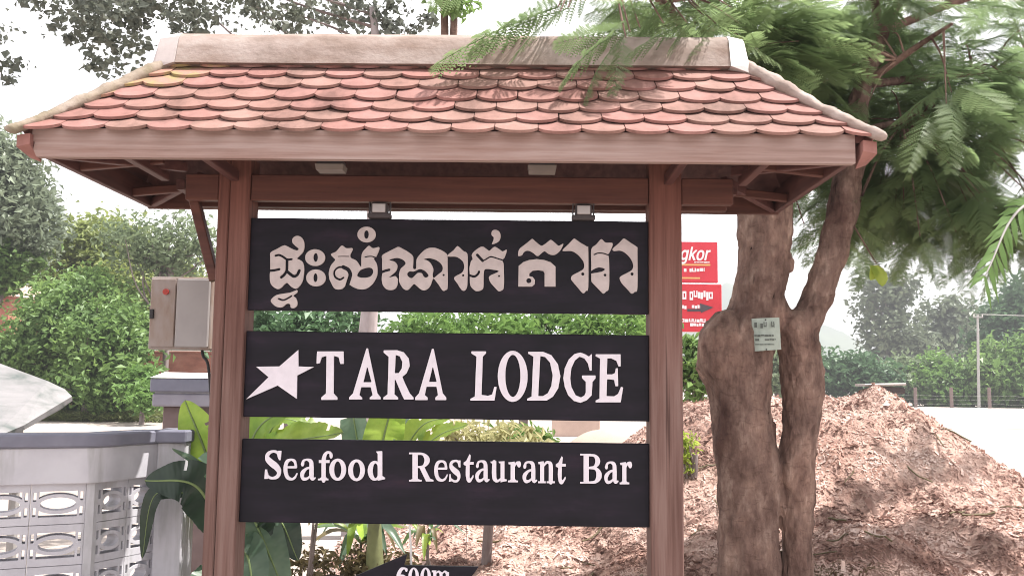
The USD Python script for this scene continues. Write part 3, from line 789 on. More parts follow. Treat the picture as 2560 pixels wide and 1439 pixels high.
K.append(shape([(1188, 440), (1260, 370), (1320, 300), (1350, 295), (1400, 340), (1508, 353), (1465, 480), (1430, 530), (1452, 580), (1453, 1000), (1410, 1070), (1365, 1102), (1310, 1050), (1210, 945), (1187, 890), (1187, 660)],
               cuts=[([(1230, 520), (1290, 497), (1370, 502), (1450, 530)], 20), ([(1175, 772), (1240, 730), (1310, 710), (1392, 735), (1350, 772), (1270, 790), (1175, 803)], None)], holes=[(1393, 825, 21)], **C))
K.append(shape([(1508, 432), (1600, 350), (1660, 287), (1690, 285), (1770, 340), (1872, 410), (1878, 460), (1878, 1010), (1840, 1075), (1790, 1102), (1730, 1040), (1650, 955), (1613, 880), (1635, 840), (1730, 790), (1802, 740), (1812, 660), (1770, 570), (1690, 490), (1610, 460), (1530, 467)], holes=[(1798, 810, 24)], **C))
for P in K:
    put_letter(P, boards[0], M['khmer'])

D = dict(x0=600, y0=850, s=4.830, sm=False)
E5 = dict(x0=1150, y0=850, s=5.689, sm=False)
star = shape([(80, 710), (350, 445), (200, 318), (480, 316), (708, 118), (710, 316), (897, 321), (695, 425), (690, 705), (460, 545)], **D)
w = plane_poly(star, YBRD)
obj('star', extrude_front(w, YBRD - 0.0005, 0.008), M['letter'], boards[1])


def soft(P, r=1.2):
    return P.buffer(r).buffer(-2 * r).buffer(r)


T2 = [
    shape([(935, 135), (1255, 135), (1258, 285), (1215, 285), (1195, 205), (1137, 188), (1135, 640), (1180, 690), (1180, 718), (985, 718), (985, 690), (1042, 640), (1048, 188), (990, 205), (968, 275), (928, 285)], **D),
    shape([(1530, 98), (1548, 98), (1662, 640), (1702, 690), (1702, 712), (1570, 712), (1570, 690), (1605, 660), (1582, 565), (1465, 565), (1445, 660), (1478, 690), (1478, 714), (1320, 714), (1320, 690), (1368, 640)], holes=[[(1540, 310), (1492, 506), (1592, 506)]], **D),
    shape([(1738, 122), (1900, 120), (1980, 145), (2040, 220), (2052, 310), (2012, 400), (1962, 440), (1990, 510), (2052, 640), (2098, 690), (2098, 714), (1985, 714), (1958, 660), (1872, 455), (1867, 650), (1912, 690), (1912, 714), (1733, 714), (1733, 690), (1785, 650), (1798, 200), (1738, 150)], holes=[[(1882, 178), (1930, 193), (1962, 260), (1957, 340), (1920, 395), (1872, 398)]], **D),
    shape([(2320, 103), (2340, 103), (2450, 640), (2492, 690), (2492, 720), (2360, 720), (2360, 690), (2393, 660), (2375, 560), (2253, 560), (2233, 660), (2268, 690), (2268, 720), (2117, 720), (2117, 690), (2163, 640)], holes=[[(2330, 310), (2283, 501), (2377, 501)]], **D),
    shape([(163, 158), (372, 158), (372, 185), (325, 232), (308, 775), (400, 788), (458, 768), (488, 660), (522, 660), (492, 857), (148, 857), (148, 830), (212, 798), (235, 232), (163, 188)], **E5),
    aff(ring(750, 512, 212, 362, 752, 505, 107, 298), 1150, 850, 5.689),
    shape([(968, 163), (1180, 163), (1300, 213), (1392, 340), (1427, 510), (1397, 680), (1322, 800), (1230, 857), (953, 857), (953, 830), (1018, 798), (1043, 232), (968, 190)], holes=[[(1142, 225), (1210, 238), (1280, 318), (1318, 500), (1298, 650), (1250, 750), (1180, 792), (1112, 792)]], **E5),
    shape([(1875, 188), (1872, 432), (1843, 432), (1818, 330), (1768, 258), (1700, 233), (1632, 288), (1582, 400), (1567, 540), (1582, 660), (1642, 780), (1720, 812), (1770, 782), (1788, 740), (1788, 592), (1733, 537), (1733, 500), (1927, 500), (1927, 540), (1882, 592), (1872, 782), (1800, 852), (1710, 888), (1620, 862), (1538, 782), (1488, 660), (1468, 540), (1488, 400), (1548, 270), (1628, 195), (1710, 173), (1780, 200), (1832, 232)], **E5),
    shape([(1928, 200), (2283, 200), (2283, 372), (2253, 372), (2222, 292), (2150, 258), (2092, 258), (2087, 485), (2160, 485), (2202, 465), (2213, 400), (2243, 395), (2247, 652), (2208, 652), (2190, 562), (2090, 552), (2082, 792), (2190, 797), (2248, 760), (2288, 660), (2318, 670), (2283, 882), (1928, 882), (1928, 855), (1983, 828), (1990, 260), (1928, 228)], **E5)]
for P in T2:
    put_letter(soft(P), boards[1], M['letter'])


def stroke(pts):
    """a pen stroke that swells: (x, y, width) along it"""
    q = spline([(x, y, w) for x, y, w in pts], 8 * (len(pts) - 1))
    cs = [Point(x, y).buffer(max(w, 1e-3) / 2, 8) for x, y, w in q]
    return unary_union([unary_union([cs[i], cs[i + 1]]).convex_hull for i in range(len(cs) - 1)])


R_ = lambda x0, y0, x1, y1: sbox(min(x0, x1), min(y0, y1), max(x0, x1), max(y0, y1))


def glyph(c):
    """serif letters in a unit box, y = 0 at the foot, 1 at the top"""
    U = unary_union
    if c == 'S':
        return U([stroke([(0.80, 0.74, .10), (0.70, 0.92, .10), (0.45, 0.955, .09), (0.22, 0.87, .15), (0.17, 0.72, .22), (0.38, 0.57, .25), (0.64, 0.44, .25), (0.80, 0.28, .22), (0.72, 0.11, .15), (0.46, 0.045, .09), (0.22, 0.10, .10), (0.12, 0.28, .10)]), Polygon([(0.74, 0.98), (0.93, 0.98), (0.88, 0.66), (0.80, 0.66)]), Polygon([(0.02, 0.02), (0.20, 0.02), (0.16, 0.34), (0.06, 0.34)])])
    if c == 'e':
        return U([stroke([(0.26, 0.60, .10), (0.60, 0.60, .10), (0.90, 0.61, .12)]), stroke([(0.88, 0.63, .16), (0.80, 0.86, .16), (0.55, 0.95, .10), (0.25, 0.84, .20), (0.15, 0.52, .27), (0.26, 0.18, .22), (0.55, 0.05, .12), (0.80, 0.12, .12), (0.95, 0.30, .08)])])
    if c == 'a':
        return U([stroke([(0.18, 0.74, .20), (0.25, 0.90, .12), (0.48, 0.95, .10), (0.70, 0.85, .22), (0.74, 0.60, .27), (0.74, 0.20, .27), (0.82, 0.05, .13), (0.96, 0.10, .08)]), stroke([(0.70, 0.60, .09), (0.40, 0.52, .13), (0.16, 0.30, .24), (0.22, 0.08, .17), (0.45, 0.07, .12), (0.70, 0.22, .09)])])
    if c == 'f':
        return U([stroke([(0.86, 0.85, .20), (0.78, 0.95, .10), (0.58, 0.95, .11), (0.42, 0.80, .22), (0.38, 0.60, .27), (0.38, 0.05, .27)]), R_(0.02, 0, 0.68, 0.055), Polygon([(0.12, 0.055), (0.25, 0.12), (0.50, 0.12), (0.62, 0.055)]), R_(0.08, 0.60, 0.76, 0.70)])
    if c == 'o':
        return ring(0.5, 0.5, 0.5, 0.5, 0.5, 0.5, 0.215, 0.375)
    if c == 'd':
        return U([ring(0.40, 0.335, 0.40, 0.335, 0.45, 0.335, 0.16, 0.25), R_(0.58, 0.10, 0.84, 0.98), Polygon([(0.48, 0.98), (0.84, 1.0), (0.60, 0.88)]), Polygon([(0.58, 0.0), (1.0, 0.05), (1.0, 0.10), (0.84, 0.16), (0.58, 0.2)])])
    if c == 's':
        return U([stroke([(0.82, 0.72, .10), (0.72, 0.92, .11), (0.48, 0.95, .10), (0.24, 0.86, .18), (0.20, 0.70, .24), (0.44, 0.53, .28), (0.74, 0.38, .28), (0.80, 0.20, .20), (0.66, 0.06, .12), (0.42, 0.05, .10), (0.20, 0.14, .10)]), Polygon([(0.76, 0.97), (0.93, 0.97), (0.92, 0.66), (0.82, 0.66)]), Polygon([(0.05, 0.02), (0.24, 0.04), (0.18, 0.36), (0.08, 0.36)])])
    if c == 't':
        return U([Polygon([(0.58, 1.0), (0.70, 0.95), (0.62, 0.72), (0.98, 0.72), (0.98, 0.62), (0.62, 0.62), (0.22, 0.58), (0.02, 0.62), (0.02, 0.70), (0.26, 0.76)]), stroke([(0.42, 0.66, .36), (0.40, 0.25, .36), (0.48, 0.10, .24), (0.68, 0.06, .13), (0.92, 0.20, .10)])])
    if c == 'u':
        return U([Polygon([(0.0, 0.97), (0.36, 0.99), (0.36, 0.88), (0.04, 0.90)]), stroke([(0.23, 0.92, .25), (0.23, 0.30, .26), (0.30, 0.12, .20), (0.46, 0.06, .11), (0.70, 0.20, .10)]), Polygon([(0.50, 0.97), (0.86, 0.99), (0.86, 0.88), (0.54, 0.90)]), R_(0.62, 0.05, 0.86, 0.95), Polygon([(0.62, 0.0), (1.0, 0.06), (1.0, 0.13), (0.62, 0.2)])])
    if c == 'r':
        return U([Polygon([(0.02, 0.95), (0.50, 0.99), (0.50, 0.85), (0.06, 0.86)]), R_(0.20, 0.05, 0.53, 0.95), R_(0.0, 0, 0.76, 0.08), Polygon([(0.10, 0.08), (0.22, 0.15), (0.52, 0.15), (0.66, 0.08)]), stroke([(0.50, 0.78, .10), (0.64, 0.92, .12), (0.84, 0.86, .30)])])
    if c == 'n':
        return U([Polygon([(0.0, 0.95), (0.34, 0.99), (0.34, 0.85), (0.03, 0.86)]), R_(0.12, 0.05, 0.36, 0.95), R_(0.0, 0, 0.46, 0.08), R_(0.52, 0, 1.0, 0.08), stroke([(0.34, 0.78, .08), (0.50, 0.93, .12), (0.66, 0.92, .14), (0.76, 0.76, .24), (0.76, 0.06, .24)])])
    if c == 'R':
        return U([R_(0.0, 0.945, 0.5, 1.0), R_(0.14, 0.03, 0.36, 0.97), R_(0.0, 0, 0.52, 0.055), Polygon([(0.06, 0.055), (0.16, 0.10), (0.34, 0.10), (0.46, 0.055)]), stroke([(0.30, 0.955, .07), (0.58, 0.94, .09), (0.74, 0.74, .22), (0.60, 0.53, .10), (0.34, 0.50, .06)]), Polygon([(0.40, 0.52), (0.60, 0.54), (0.86, 0.10), (1.0, 0.05), (1.0, 0.0), (0.70, 0.0)])])
    if c == 'B':
        return U([R_(0.0, 0.945, 0.5, 1.0), R_(0.16, 0.03, 0.40, 0.97), R_(0.0, 0, 0.55, 0.055), stroke([(0.34, 0.955, .07), (0.66, 0.93, .10), (0.80, 0.75, .22), (0.66, 0.56, .10), (0.36, 0.525, .06)]), stroke([(0.36, 0.525, .06), (0.72, 0.49, .11), (0.86, 0.27, .25), (0.70, 0.06, .11), (0.34, 0.03, .06)])])
    if c == '6':
        return U([ring(0.5, 0.32, 0.48, 0.32, 0.52, 0.31, 0.20, 0.24), stroke([(0.88, 0.88, .20), (0.70, 0.97, .08), (0.42, 0.88, .22), (0.22, 0.62, .30), (0.17, 0.34, .28)])])
    if c == '0':
        return ring(0.5, 0.5, 0.5, 0.5, 0.5, 0.5, 0.19, 0.43)
    if c == 'm':
        return U([R_(0.0, 0.90, 0.24, 1.0), R_(0.07, 0.0, 0.24, 0.97), R_(0.42, 0.0, 0.58, 0.9), R_(0.76, 0.0, 0.93, 0.9), stroke([(0.2, 0.8, .06), (0.36, 0.94, .10), (0.50, 0.80, .16)]), stroke([(0.55, 0.8, .06), (0.70, 0.94, .10), (0.845, 0.80, .16)]), R_(0.0, 0, 0.31, 0.08), R_(0.36, 0, 0.64, 0.08), R_(0.70, 0, 1.0, 0.08)])


def set_glyph(c, x0, x1, ytop, ybot):
    return affinity.affine_transform(glyph(c), [x1 - x0, 0, 0, -(ybot - ytop), x0, ybot])


for c, x0, x1, yt, yb in [('S', 661, 708, 1124, 1197), ('e', 709, 745, 1145, 1199), ('a', 750, 790, 1145, 1199), ('f', 795, 834, 1127, 1199), ('o', 824, 866, 1145, 1200), ('o', 871, 913, 1147, 1201), ('d', 920, 963, 1126, 1200),
                          ('R', 1023, 1084, 1130, 1202), ('e', 1085, 1120, 1149, 1202), ('s', 1121, 1154, 1148, 1204), ('t', 1159, 1185, 1134, 1203), ('a', 1187, 1224, 1149, 1203), ('u', 1226, 1267, 1151, 1204), ('r', 1270, 1303, 1152, 1204),
                          ('a', 1305, 1343, 1151, 1205), ('n', 1345, 1387, 1151, 1206), ('t', 1389, 1415, 1139, 1207), ('B', 1450, 1505, 1133, 1207), ('a', 1509, 1546, 1152, 1207), ('r', 1549, 1580, 1153, 1209)]:
    put_letter(set_glyph(c, x0, x1, yt, yb), boards[2], M['letter'])

# floodlights clamped to the top board
zt = ZB[0][1]
cxl = at(950, 530, YBRD)[0]
fl = thing('floodlight', 'left of the two small floodlights clipped above the Khmer board', 'floodlight', (cxl, YBRD, zt), 'floodlights above the top board')
c0 = np.array([cxl, YBRD, zt])
hw = 0.038
obj('housing', [bx(cxl - hw - 0.016, cxl + hw + 0.016, YBRD - 0.03, YBRD + 0.02, zt + 0.002, zt + 0.024, 0.004), bx(cxl - hw, cxl + hw, YBRD - 0.035, YBRD + 0.03, zt + 0.022, zt + 0.072, 0.006)], M['lamp_house'], fl)
obj('lens', bx(cxl - hw + 0.008, cxl + hw - 0.008, YBRD - 0.040, YBRD - 0.033, zt + 0.026, zt + 0.066, 0.002), M['lamp_glass'], fl)
obj('bracket', [bx(cxl + s * (hw + 0.010) - 0.003, cxl + s * (hw + 0.010) + 0.003, YBRD - 0.012, YBRD + 0.012, zt + 0.018, zt + 0.085, 0.001) for s in (-1, 1)], M['lamp_house'], fl)
cxr = at(1458, 535, YBRD)[0]
copy_of(fl, (cxr, YBRD, zt), 'right of the two small floodlights clipped above the Khmer board')

# flat fittings under the eave
e0 = at(828, 421, 3.98)
fit = thing('eave_lamp', 'left of the two flat grey lamps under the front eave', 'lamp', tuple(e0), 'flat lamps under the eave')
obj('housing', hullp([(e0[0] + a, e0[1] + b, e0[2] + c) for a in (-0.055, 0.055) for b in (-0.04, 0.04) for c in (0.012, 0.03)]), M['lamp_house'], fit)
obj('diffuser', hullp([(e0[0] + a * k, e0[1] + b * k, e0[2] + c) for a in (-0.062, 0.062) for b in (-0.046, 0.046) for c, k in ((-0.014, 0.92), (0.010, 1.0))]), M['eave_lamp'], fit)
obj('stem', tube([(e0[0], e0[1], e0[2] + 0.03), (e0[0], e0[1], e0[2] + 0.11)], 0.008, 8), M['lamp_house'], fit)
copy_of(fit, tuple(at(1355, 424, 3.98)), 'right of the two flat grey lamps under the front eave')

# hanging arrow sign
YA = 4.20
arrow = thing('arrow_sign', 'black arrow board pointing left, lettered 600m, hung below the lowest board', 'arrow sign', tuple(at(1040, 1460, YA)))
ar = [(880, 1442), (1018, 1384), (1010, 1412), (1196, 1416), (1172, 1450), (1196, 1490), (1008, 1486), (1015, 1515)]
ab = obj('arrow_board', extrude_front(Polygon(to_plane(ar, YA)), YA + 0.018, 0.018), M['board'], arrow)
for c, x0, x1, yt, yb in [('6', 990, 1020, 1417, 1465), ('0', 1021, 1048, 1417, 1465), ('0', 1051, 1078, 1417, 1465), ('m', 1080, 1126, 1424, 1465)]:
    put_letter(set_glyph(c, x0, x1, yt, yb), ab, M['letter'], YA, 0.006)
pa, pb = at(1024, 1390, YA - 0.004), at(1024, 1312, YBRD + 0.012)
pa2 = at(1028, 1425, YA + 0.02)
obj('cord', tube([pb, (pb + pa2) / 2 + np.array([0.002, 0, 0]), pa2], 0.0052, 8), M['string'], arrow)
obj('cord', tube([at(1165, 1420, YA + 0.009), at(1166, 1312, YBRD + 0.012)], 0.0012, 6), M['dark'], arrow)

#@@WALLS
# ------------------------------------------------------------------ breeze-block garden wall
zc1 = at(0, 1086, 4.38)[2]
zc0 = at(0, 1121, 4.40)[2]
zbm = at(0, 1213, 4.42)[2]
A0 = at(240, 1150, 4.60)
A1 = at(0, 1150, 4.42)
dirA = (A1 - A0)[:2]; dirA /= np.linalg.norm(dirA)
C0 = at(400, 1150, 4.97)
dirB = (C0 - A0)[:2]; lenB = np.linalg.norm(dirB); dirB /= lenB
wall = thing('breeze_block_wall', 'white garden wall of pierced oval breeze blocks with grey coping and deep white beam', 'wall', (A0[0], A0[1], 0))
WT = 0.10
nA = np.array([-dirA[1], dirA[0]]); nA = nA if nA[1] < 0 else -nA
nB = np.array([-dirB[1], dirB[0]]); nB = nB if nB[1] < 0 else -nB
farA = A0[:2] + dirA * 1.75
pathc = spline([tuple(farA), tuple(A0[:2] + dirA * 0.9), tuple(A0[:2] + dirA * 0.25), tuple(A0[:2] + nA * 0.01), tuple(A0[:2] + dirB * 0.2), tuple(A0[:2] + dirB * (lenB + 0.02))], 40)


def strip(path, over_f, over_b, z0, z1, ch=0.006):
    t = np.gradient(path, axis=0); t /= np.linalg.norm(t, axis=1, keepdims=True)
    nn = np.c_[t[:, 1], -t[:, 0]]
    nn = np.where((nn[:, 1] > 0)[:, None], -nn, nn)
    sec = []
    for p, n in zip(path, nn):
        f, b = p + n * over_f, p - n * over_b
        f2, b2 = p + n * (over_f - ch), p - n * (over_b - ch)
        sec.append([(*f, z0 + ch), (*f, z1 - ch), (*f2, z1), (*b2, z1), (*b, z1 - ch), (*b, z0 + ch), (*b2, z0), (*f2, z0)])
    return loft(sec)


obj('coping', strip(pathc, 0.035, WT + 0.05, zc0 + 0.002, zc1, 0.008), M['coping'], wall, smooth=40)
obj('beam', strip(pathc, 0.012, WT + 0.012, zbm, zc0, 0.004), M['wall_white'], wall, smooth=40)
BW, BH = 0.24, 0.193


def block_poly(w, h):
    P = sbox(0.0015, 0.0015, w - 0.0015, h - 0.0015)
    hole = sbox(0.036, 0.036, w - 0.036, h - 0.036)
    slots = [sbox(a, b, a + 0.014, b + 0.042) for a in (0.011, w - 0.025) for b in (0.040, h - 0.082)]
    P = P.difference(unary_union([hole] + slots))
    rg = ring(w / 2, h / 2, w / 2 - 0.018, 0.047, w / 2, h / 2, w / 2 - 0.042, 0.031)
    return unary_union([P, rg])


def block(p, d, n, z, w=BW):
    m = trimesh.creation.extrude_polygon(block_poly(w, BH).simplify(0.0012), WT - 0.02, engine='earcut')
    v = m.vertices
    q = p[None, :] + v[:, :1] * d[None, :] - n[None, :] * (v[:, 2:3] + 0.01)
    f = m.faces
    mm = trimesh.Trimesh(np.c_[q, z + v[:, 1]], f, process=False)
    if mm.volume < 0:
        mm.invert()
    return mm


rows = 6
for r in range(rows):
    z = zbm - (r + 1) * BH
    for c in range(6):
        obj('breeze_block', block(A0[:2] + dirA * (0.035 + c * BW), dirA, nA, z), M['wall_white'], wall)
    for c in range(2):
        wB = (lenB - 0.03) / 2
        obj('breeze_block', block(A0[:2] + dirB * (0.025 + c * wB), dirB, nB, z, wB), M['wall_white'], wall)
obj('pier', hullp([(*(A0[:2] + dirA * a + nA * b), z) for a in (-0.002, 0.034) for b in (0.004, -WT - 0.004) for z in (-0.2, zbm - 0.001)] + [(*(A0[:2] + dirB * 0.024 + nB * b), z) for b in (0.0, -WT) for z in (-0.2, zbm - 0.001)]), M['wall_white'], wall)
obj('footing', strip(pathc, 0.02, WT + 0.02, -0.2, zbm - rows * BH - 0.002), M['wall_white'], wall)
e = at(436, 1150, 4.98)
obj('pier', bx(e[0] - 0.075, e[0] + 0.075, 4.93, 5.10, -0.2, zc0 + 0.004, 0.006), M['wall_white'], wall)
obj('coping_end', bx(e[0] - 0.105, e[0] + 0.088, 4.893, 5.14, zc0 + 0.005, zc1 + 0.003, 0.008), M['coping'], wall)

# gate pillar behind the wall
Yg = 6.6
g0 = at(372, 1000, Yg)[0]
zz = lambda y: at(440, y, Yg)[2]
gp = thing('gate_pillar', 'square grey gate pillar with a stepped cap behind the lattice wall', 'pillar', (g0 + 0.25, Yg + 0.25, 0))
obj('shaft', bx(g0 + 0.075, g0 + 0.425, Yg + 0.075, Yg + 0.425, -0.1, zz(1016), 0.006), M['pier_dark'], gp)
obj('cap_lower', bx(g0 + 0.015, g0 + 0.485, Yg + 0.015, Yg + 0.485, zz(1016), zz(983), 0.01), M['pier_grey'], gp)
obj('cap_upper', bx(g0, g0 + 0.5, Yg, Yg + 0.5, zz(980), zz(945), 0.01), M['coping'], gp)
obj('cap_lower', bx(g0 + 0.03, g0 + 0.47, Yg + 0.03, Yg + 0.47, zz(984), zz(979), 0.002), M['wall_white'], gp)
obj('cap_top', hullp([(g0 + a, Yg + b, z) for a, b, z in [(0.0, 0.0, zz(944)), (0.5, 0, zz(944)), (0.5, 0.5, zz(944)), (0, 0.5, zz(944)), (0.06, 0.10, zz(930)), (0.44, 0.10, zz(930)), (0.44, 0.4, zz(930)), (0.06, 0.4, zz(930))]]), M['whitewash'], gp)

# meter cabinet
Yc = 4.95
cb = thing('meter_cabinet', 'grey metal meter cabinet with rust-streaked left door and red button, behind the left post', 'cabinet', tuple(at(460, 880, Yc)))
q = lambda x, y, Y=Yc: at(x, y, Y)
xa, xm, xz = q(374, 780)[0], q(443, 780)[0], q(528, 780)[0]
zt_, zb_ = q(450, 692)[2], q(450, 873)[2]
obj('case', bx(xa, xz, Yc, Yc + 0.14, zb_, zt_, 0.006), M['cabinet_rusty'], cb)
obj('door', bx(xm, xz - 0.006, Yc - 0.022, Yc - 0.002, zb_ + 0.012, zt_ - 0.012, 0.005), M['cabinet'], cb, label='clean grey right door')
obj('door', bx(xa + 0.006, xm - 0.008, Yc - 0.012, Yc - 0.002, zb_ + 0.012, zt_ - 0.012, 0.004), M['cabinet_rusty'], cb, label='rust-streaked left door')
rb = q(418, 730)
obj('button', trimesh.creation.cylinder(0.016, 0.012, sections=16).apply_transform(trimesh.transformations.rotation_matrix(math.pi / 2, (1, 0, 0))).apply_translation((rb[0], Yc - 0.018, rb[2])), M['red'], cb, label='red round button')
hb = q(382, 785)
obj('latch', bx(hb[0] - 0.010, hb[0] + 0.012, Yc - 0.024, Yc - 0.011, hb[2] - 0.025, hb[2] + 0.025, 0.003), M['dark'], cb)
obj('cable', tube(spline([q(505, 872, Yc + 0.06), q(508, 890, Yc + 0.06), q(522, 925, Yc + 0.06), q(530, 1100, Yc + 0.06), q(532, 1600, Yc + 0.06)], 24), 0.008, 8), M['dark'], cb)
pm = q(536, 900, Yc + 0.05)
obj('mounting_pole', tube([(pm[0] + 0.01, Yc + 0.07, -0.1), (pm[0] + 0.01, Yc + 0.07, zt_ - 0.02)], 0.03, 12), M['grey_metal'], cb)

# tilted pale sheet behind the wall, far left
Ys = 5.6
sv = [at(-260, 830, Ys + 0.35), at(0, 908, Ys + 0.12), at(120, 952, Ys), at(162, 972, Ys), at(180, 990, Ys - 0.02), at(150, 1012, Ys - 0.10), at(60, 1062, Ys - 0.35), at(-20, 1096, Ys - 0.5), at(-260, 1190, Ys - 0.6)]
sh = thing('leaning_sheet', 'pale smudged sheet with a blunt corner, tilted behind the lattice wall at the left', 'sheet', (sv[0][0] + 0.3, Ys, 0))
nrm = np.cross(sv[3] - sv[0], sv[6] - sv[0]); nrm /= np.linalg.norm(nrm)
obj('panel', hullp([p for p in sv] + [p + nrm * (0.03 if nrm[1] > 0 else -0.03) for p in sv]), M['sheet'], sh)
obj('prop', tube([(sv[0][0] + 0.35, Ys + 0.25, -0.05), (sv[0][0] + 0.35, Ys + 0.1, sv[0][2] - 0.08)], 0.03, 8), M['grey_metal'], sh)
obj('prop', tube([(at(60, 1000, Ys)[0], Ys - 0.02, -0.05), (at(60, 1000, Ys)[0], Ys - 0.05, at(60, 1000, Ys)[2])], 0.03, 8), M['grey_metal'], sh)

# red earth-coloured wall far left
YW = 44
wz1, wz0 = at(250, 880, YW)[2], 0
rw = thing('red_wall', 'long low red-brown wall behind the shrubs at the left', 'wall', (at(200, 900, YW)[0], YW, 0))
obj('wall_face', bx(at(-400, 900, YW)[0], at(640, 900, YW)[0], YW, YW + 0.25, -0.2, wz1), M['red_wall'], rw)
obj('capping', bx(at(-400, 900, YW)[0] - 0.05, at(640, 900, YW)[0] + 0.05, YW - 0.05, YW + 0.30, wz1, wz1 + 0.10, 0.02), M['red_wall'], rw)

# ------------------------------------------------------------------ red roadside sign
YS = 17.0
X = lambda x, y=700: at(x, y, YS)[0]
Z = lambda y, x=1750: at(x, y, YS)[2]
bb = thing('red_roadside_sign', 'tall red roadside sign with white lettering seen between the right post and the tree', 'sign', (X(1700), YS, 0))
up = obj('panel', bx(X(1632), X(1795), YS, YS + 0.10, Z(706), Z(604), 0.01), M['sign_red'], bb)
lo = obj('panel', bx(X(1632), X(1803), YS - 0.03, YS + 0.10, Z(829), Z(710), 0.01), M['sign_red2'], bb)
obj('pole', tube([(X(1668), YS + 0.2, -0.2), (X(1668), YS + 0.2, Z(600) + 0.05)], 0.07, 12), M['grey_metal'], bb)
tm = meshkit.text_mesh('gkor', 0.235, 0.01, bold=True)
v = np.array(tm.vertices); v[:, 0] = v[:, 0] * 0.78 + v[:, 1] * 0.22
v[:, 0] -= v[:, 0].max()
wpt = at(1777, 650, YS)
gk = trimesh.Trimesh(np.c_[wpt[0] + v[:, 0], YS - 0.001 - v[:, 2], wpt[2] + v[:, 1]], tm.faces)
for pc in gk.split(only_watertight=False):
    obj('letter', pc, M['sign_white'], up)


def bars(y, x0, x1, h, parent, mt, Yp, seed, gap=0.25):
    r = random.Random(seed); ms = []; x = x0
    while x < x1:
        wv = r.uniform(4, 11)
        if r.random() > gap:
            dy = r.uniform(-0.15, 0.15) * h
            hh = h * r.uniform(0.7, 1.0)
            a, b = at(x, y, Yp), at(min(x + wv, x1), y, Yp)
            za, zb = at(x, y + dy + hh / 2, Yp)[2], at(x, y + dy - hh / 2, Yp)[2]
            P = sbox(a[0], za, b[0], zb)
            if hh > 8 and wv > 6:
                cx_, cz_ = (a[0] + b[0]) / 2, (za + zb) / 2
                P = P.difference(sbox(cx_ - (b[0] - a[0]) * 0.2, cz_ - (zb - za) * 0.25, cx_ + (b[0] - a[0]) * 0.2, cz_ + (zb - za) * 0.25 * r.choice((1, 3))))
            ms.append(extrude_front(P, Yp - 0.001, 0.008))
        x += wv + r.uniform(0.6, 1.8)
    return ms


obj('lettering', bars(655, 1735, 1776, 3, up, None, YS, 1, 0.05), M['sign_white'], up, kind='stuff')
obj('stripe', bx(X(1640), X(1776), YS - 0.008, YS - 0.001, Z(664), Z(660)), M['sign_yellow'], up)
obj('lettering', bars(674, 1660, 1762, 9, up, None, YS, 2, 0.12), M['sign_white'], up, kind='stuff')
obj('stripe', bx(X(1640), X(1750), YS - 0.008, YS - 0.001, Z(697), Z(693)), M['sign_yellow'], up)
# the second panel: a line of Khmer-like white writing, an arrow, a small line
obj('lettering', bars(737, 1724, 1782, 22, lo, None, YS - 0.03, 5, 0.0), M['sign_white'], lo, kind='stuff')
obj('lettering', bars(738, 1706, 1716, 26, lo, None, YS - 0.03, 6, 0.0), M['sign_white'], lo, kind='stuff')
obj('lettering', bars(767, 1690, 1750, 9, lo, None, YS - 0.03, 7, 0.05), M['sign_white'], lo, kind='stuff')
ap = [(1718, 772), (1750, 772), (1750, 758), (1784, 768), (1752, 782), (1752, 778), (1718, 778)]
obj('arrow', extrude_front(Polygon(to_plane(ap, YS - 0.03)), YS - 0.031, 0.008), M['sign_dark'], lo)
obj('lettering', bars(801, 1690, 1770, 9, lo, None, YS - 0.03, 8, 0.1), M['sign_white'], lo, kind='stuff')
obj('lettering', bars(812, 1725, 1772, 8, lo, None, YS - 0.03, 9, 0.1), M['sign_white'], lo, kind='stuff')

#@@TREE
# ------------------------------------------------------------------ foliage helpers
def rand_dirs(n, r):
    d = r.normal(size=(n, 3))
    return d / np.linalg.norm(d, axis=1, keepdims=True)


def leaf_quads(P, size, r, up=0.5, aspect=2.0, curl=0.18, outward=None):
    """one bent pointed leaf (two triangles) at every point of P"""
    n = len(P)
    ax = rand_dirs(n, r)
    ax[:, 2] = ax[:, 2] * 0.7 - 0.25
    ax /= np.linalg.norm(ax, axis=1, keepdims=True)
    nn = rand_dirs(n, r) * (1 - up)
    nn[:, 2] += up
    if outward is not None:
        nn += outward * 0.6
    sd = np.cross(ax, nn); sd /= np.linalg.norm(sd, axis=1, keepdims=True) + 1e-9
    nn = np.cross(sd, ax)
    s = (size * r.uniform(0.6, 1.3, n))[:, None]
    a = P - ax * s * 0.5
    b = P + sd * s * 0.5 / aspect + nn * s * curl
    c = P + ax * s * 0.5
    d = P - sd * s * 0.5 / aspect + nn * s * curl
    v = np.stack([a, b, c, d], 1).reshape(-1, 3)
    i = np.arange(n) * 4
    return v, np.vstack([np.c_[i, i + 1, i + 2], np.c_[i, i + 2, i + 3]])


def clump_points(blobs, nclump, per, crad, r, shell=0.55, zmin=0.05):
    """leaf positions in clumps that fill the outer part of some ellipsoids unevenly"""
    blobs = np.array(blobs, float)
    vol = (blobs[:, 3] * blobs[:, 4] * blobs[:, 5]) ** 0.7
    pick = r.choice(len(blobs), nclump, p=vol / vol.sum())
    b = blobs[pick]
    d = rand_dirs(nclump, r)
    rad = (shell + (1 - shell) * r.random(nclump)) ** 0.8
    rad *= 1 + 0.22 * (r.random(nclump) - 0.5)
    C = b[:, :3] + d * b[:, 3:6] * rad[:, None]
    cr = crad * r.uniform(0.5, 1.3, nclump)
    P = np.repeat(C, per, 0) + r.normal(size=(nclump * per, 3)) * np.repeat(cr, per)[:, None] * np.array([1, 1, 0.7])
    out = np.repeat(d, per, 0)
    k = P[:, 2] > zmin
    return P[k], out[k], C, np.repeat(r.uniform(0.6, 1.45, nclump), per)[k]


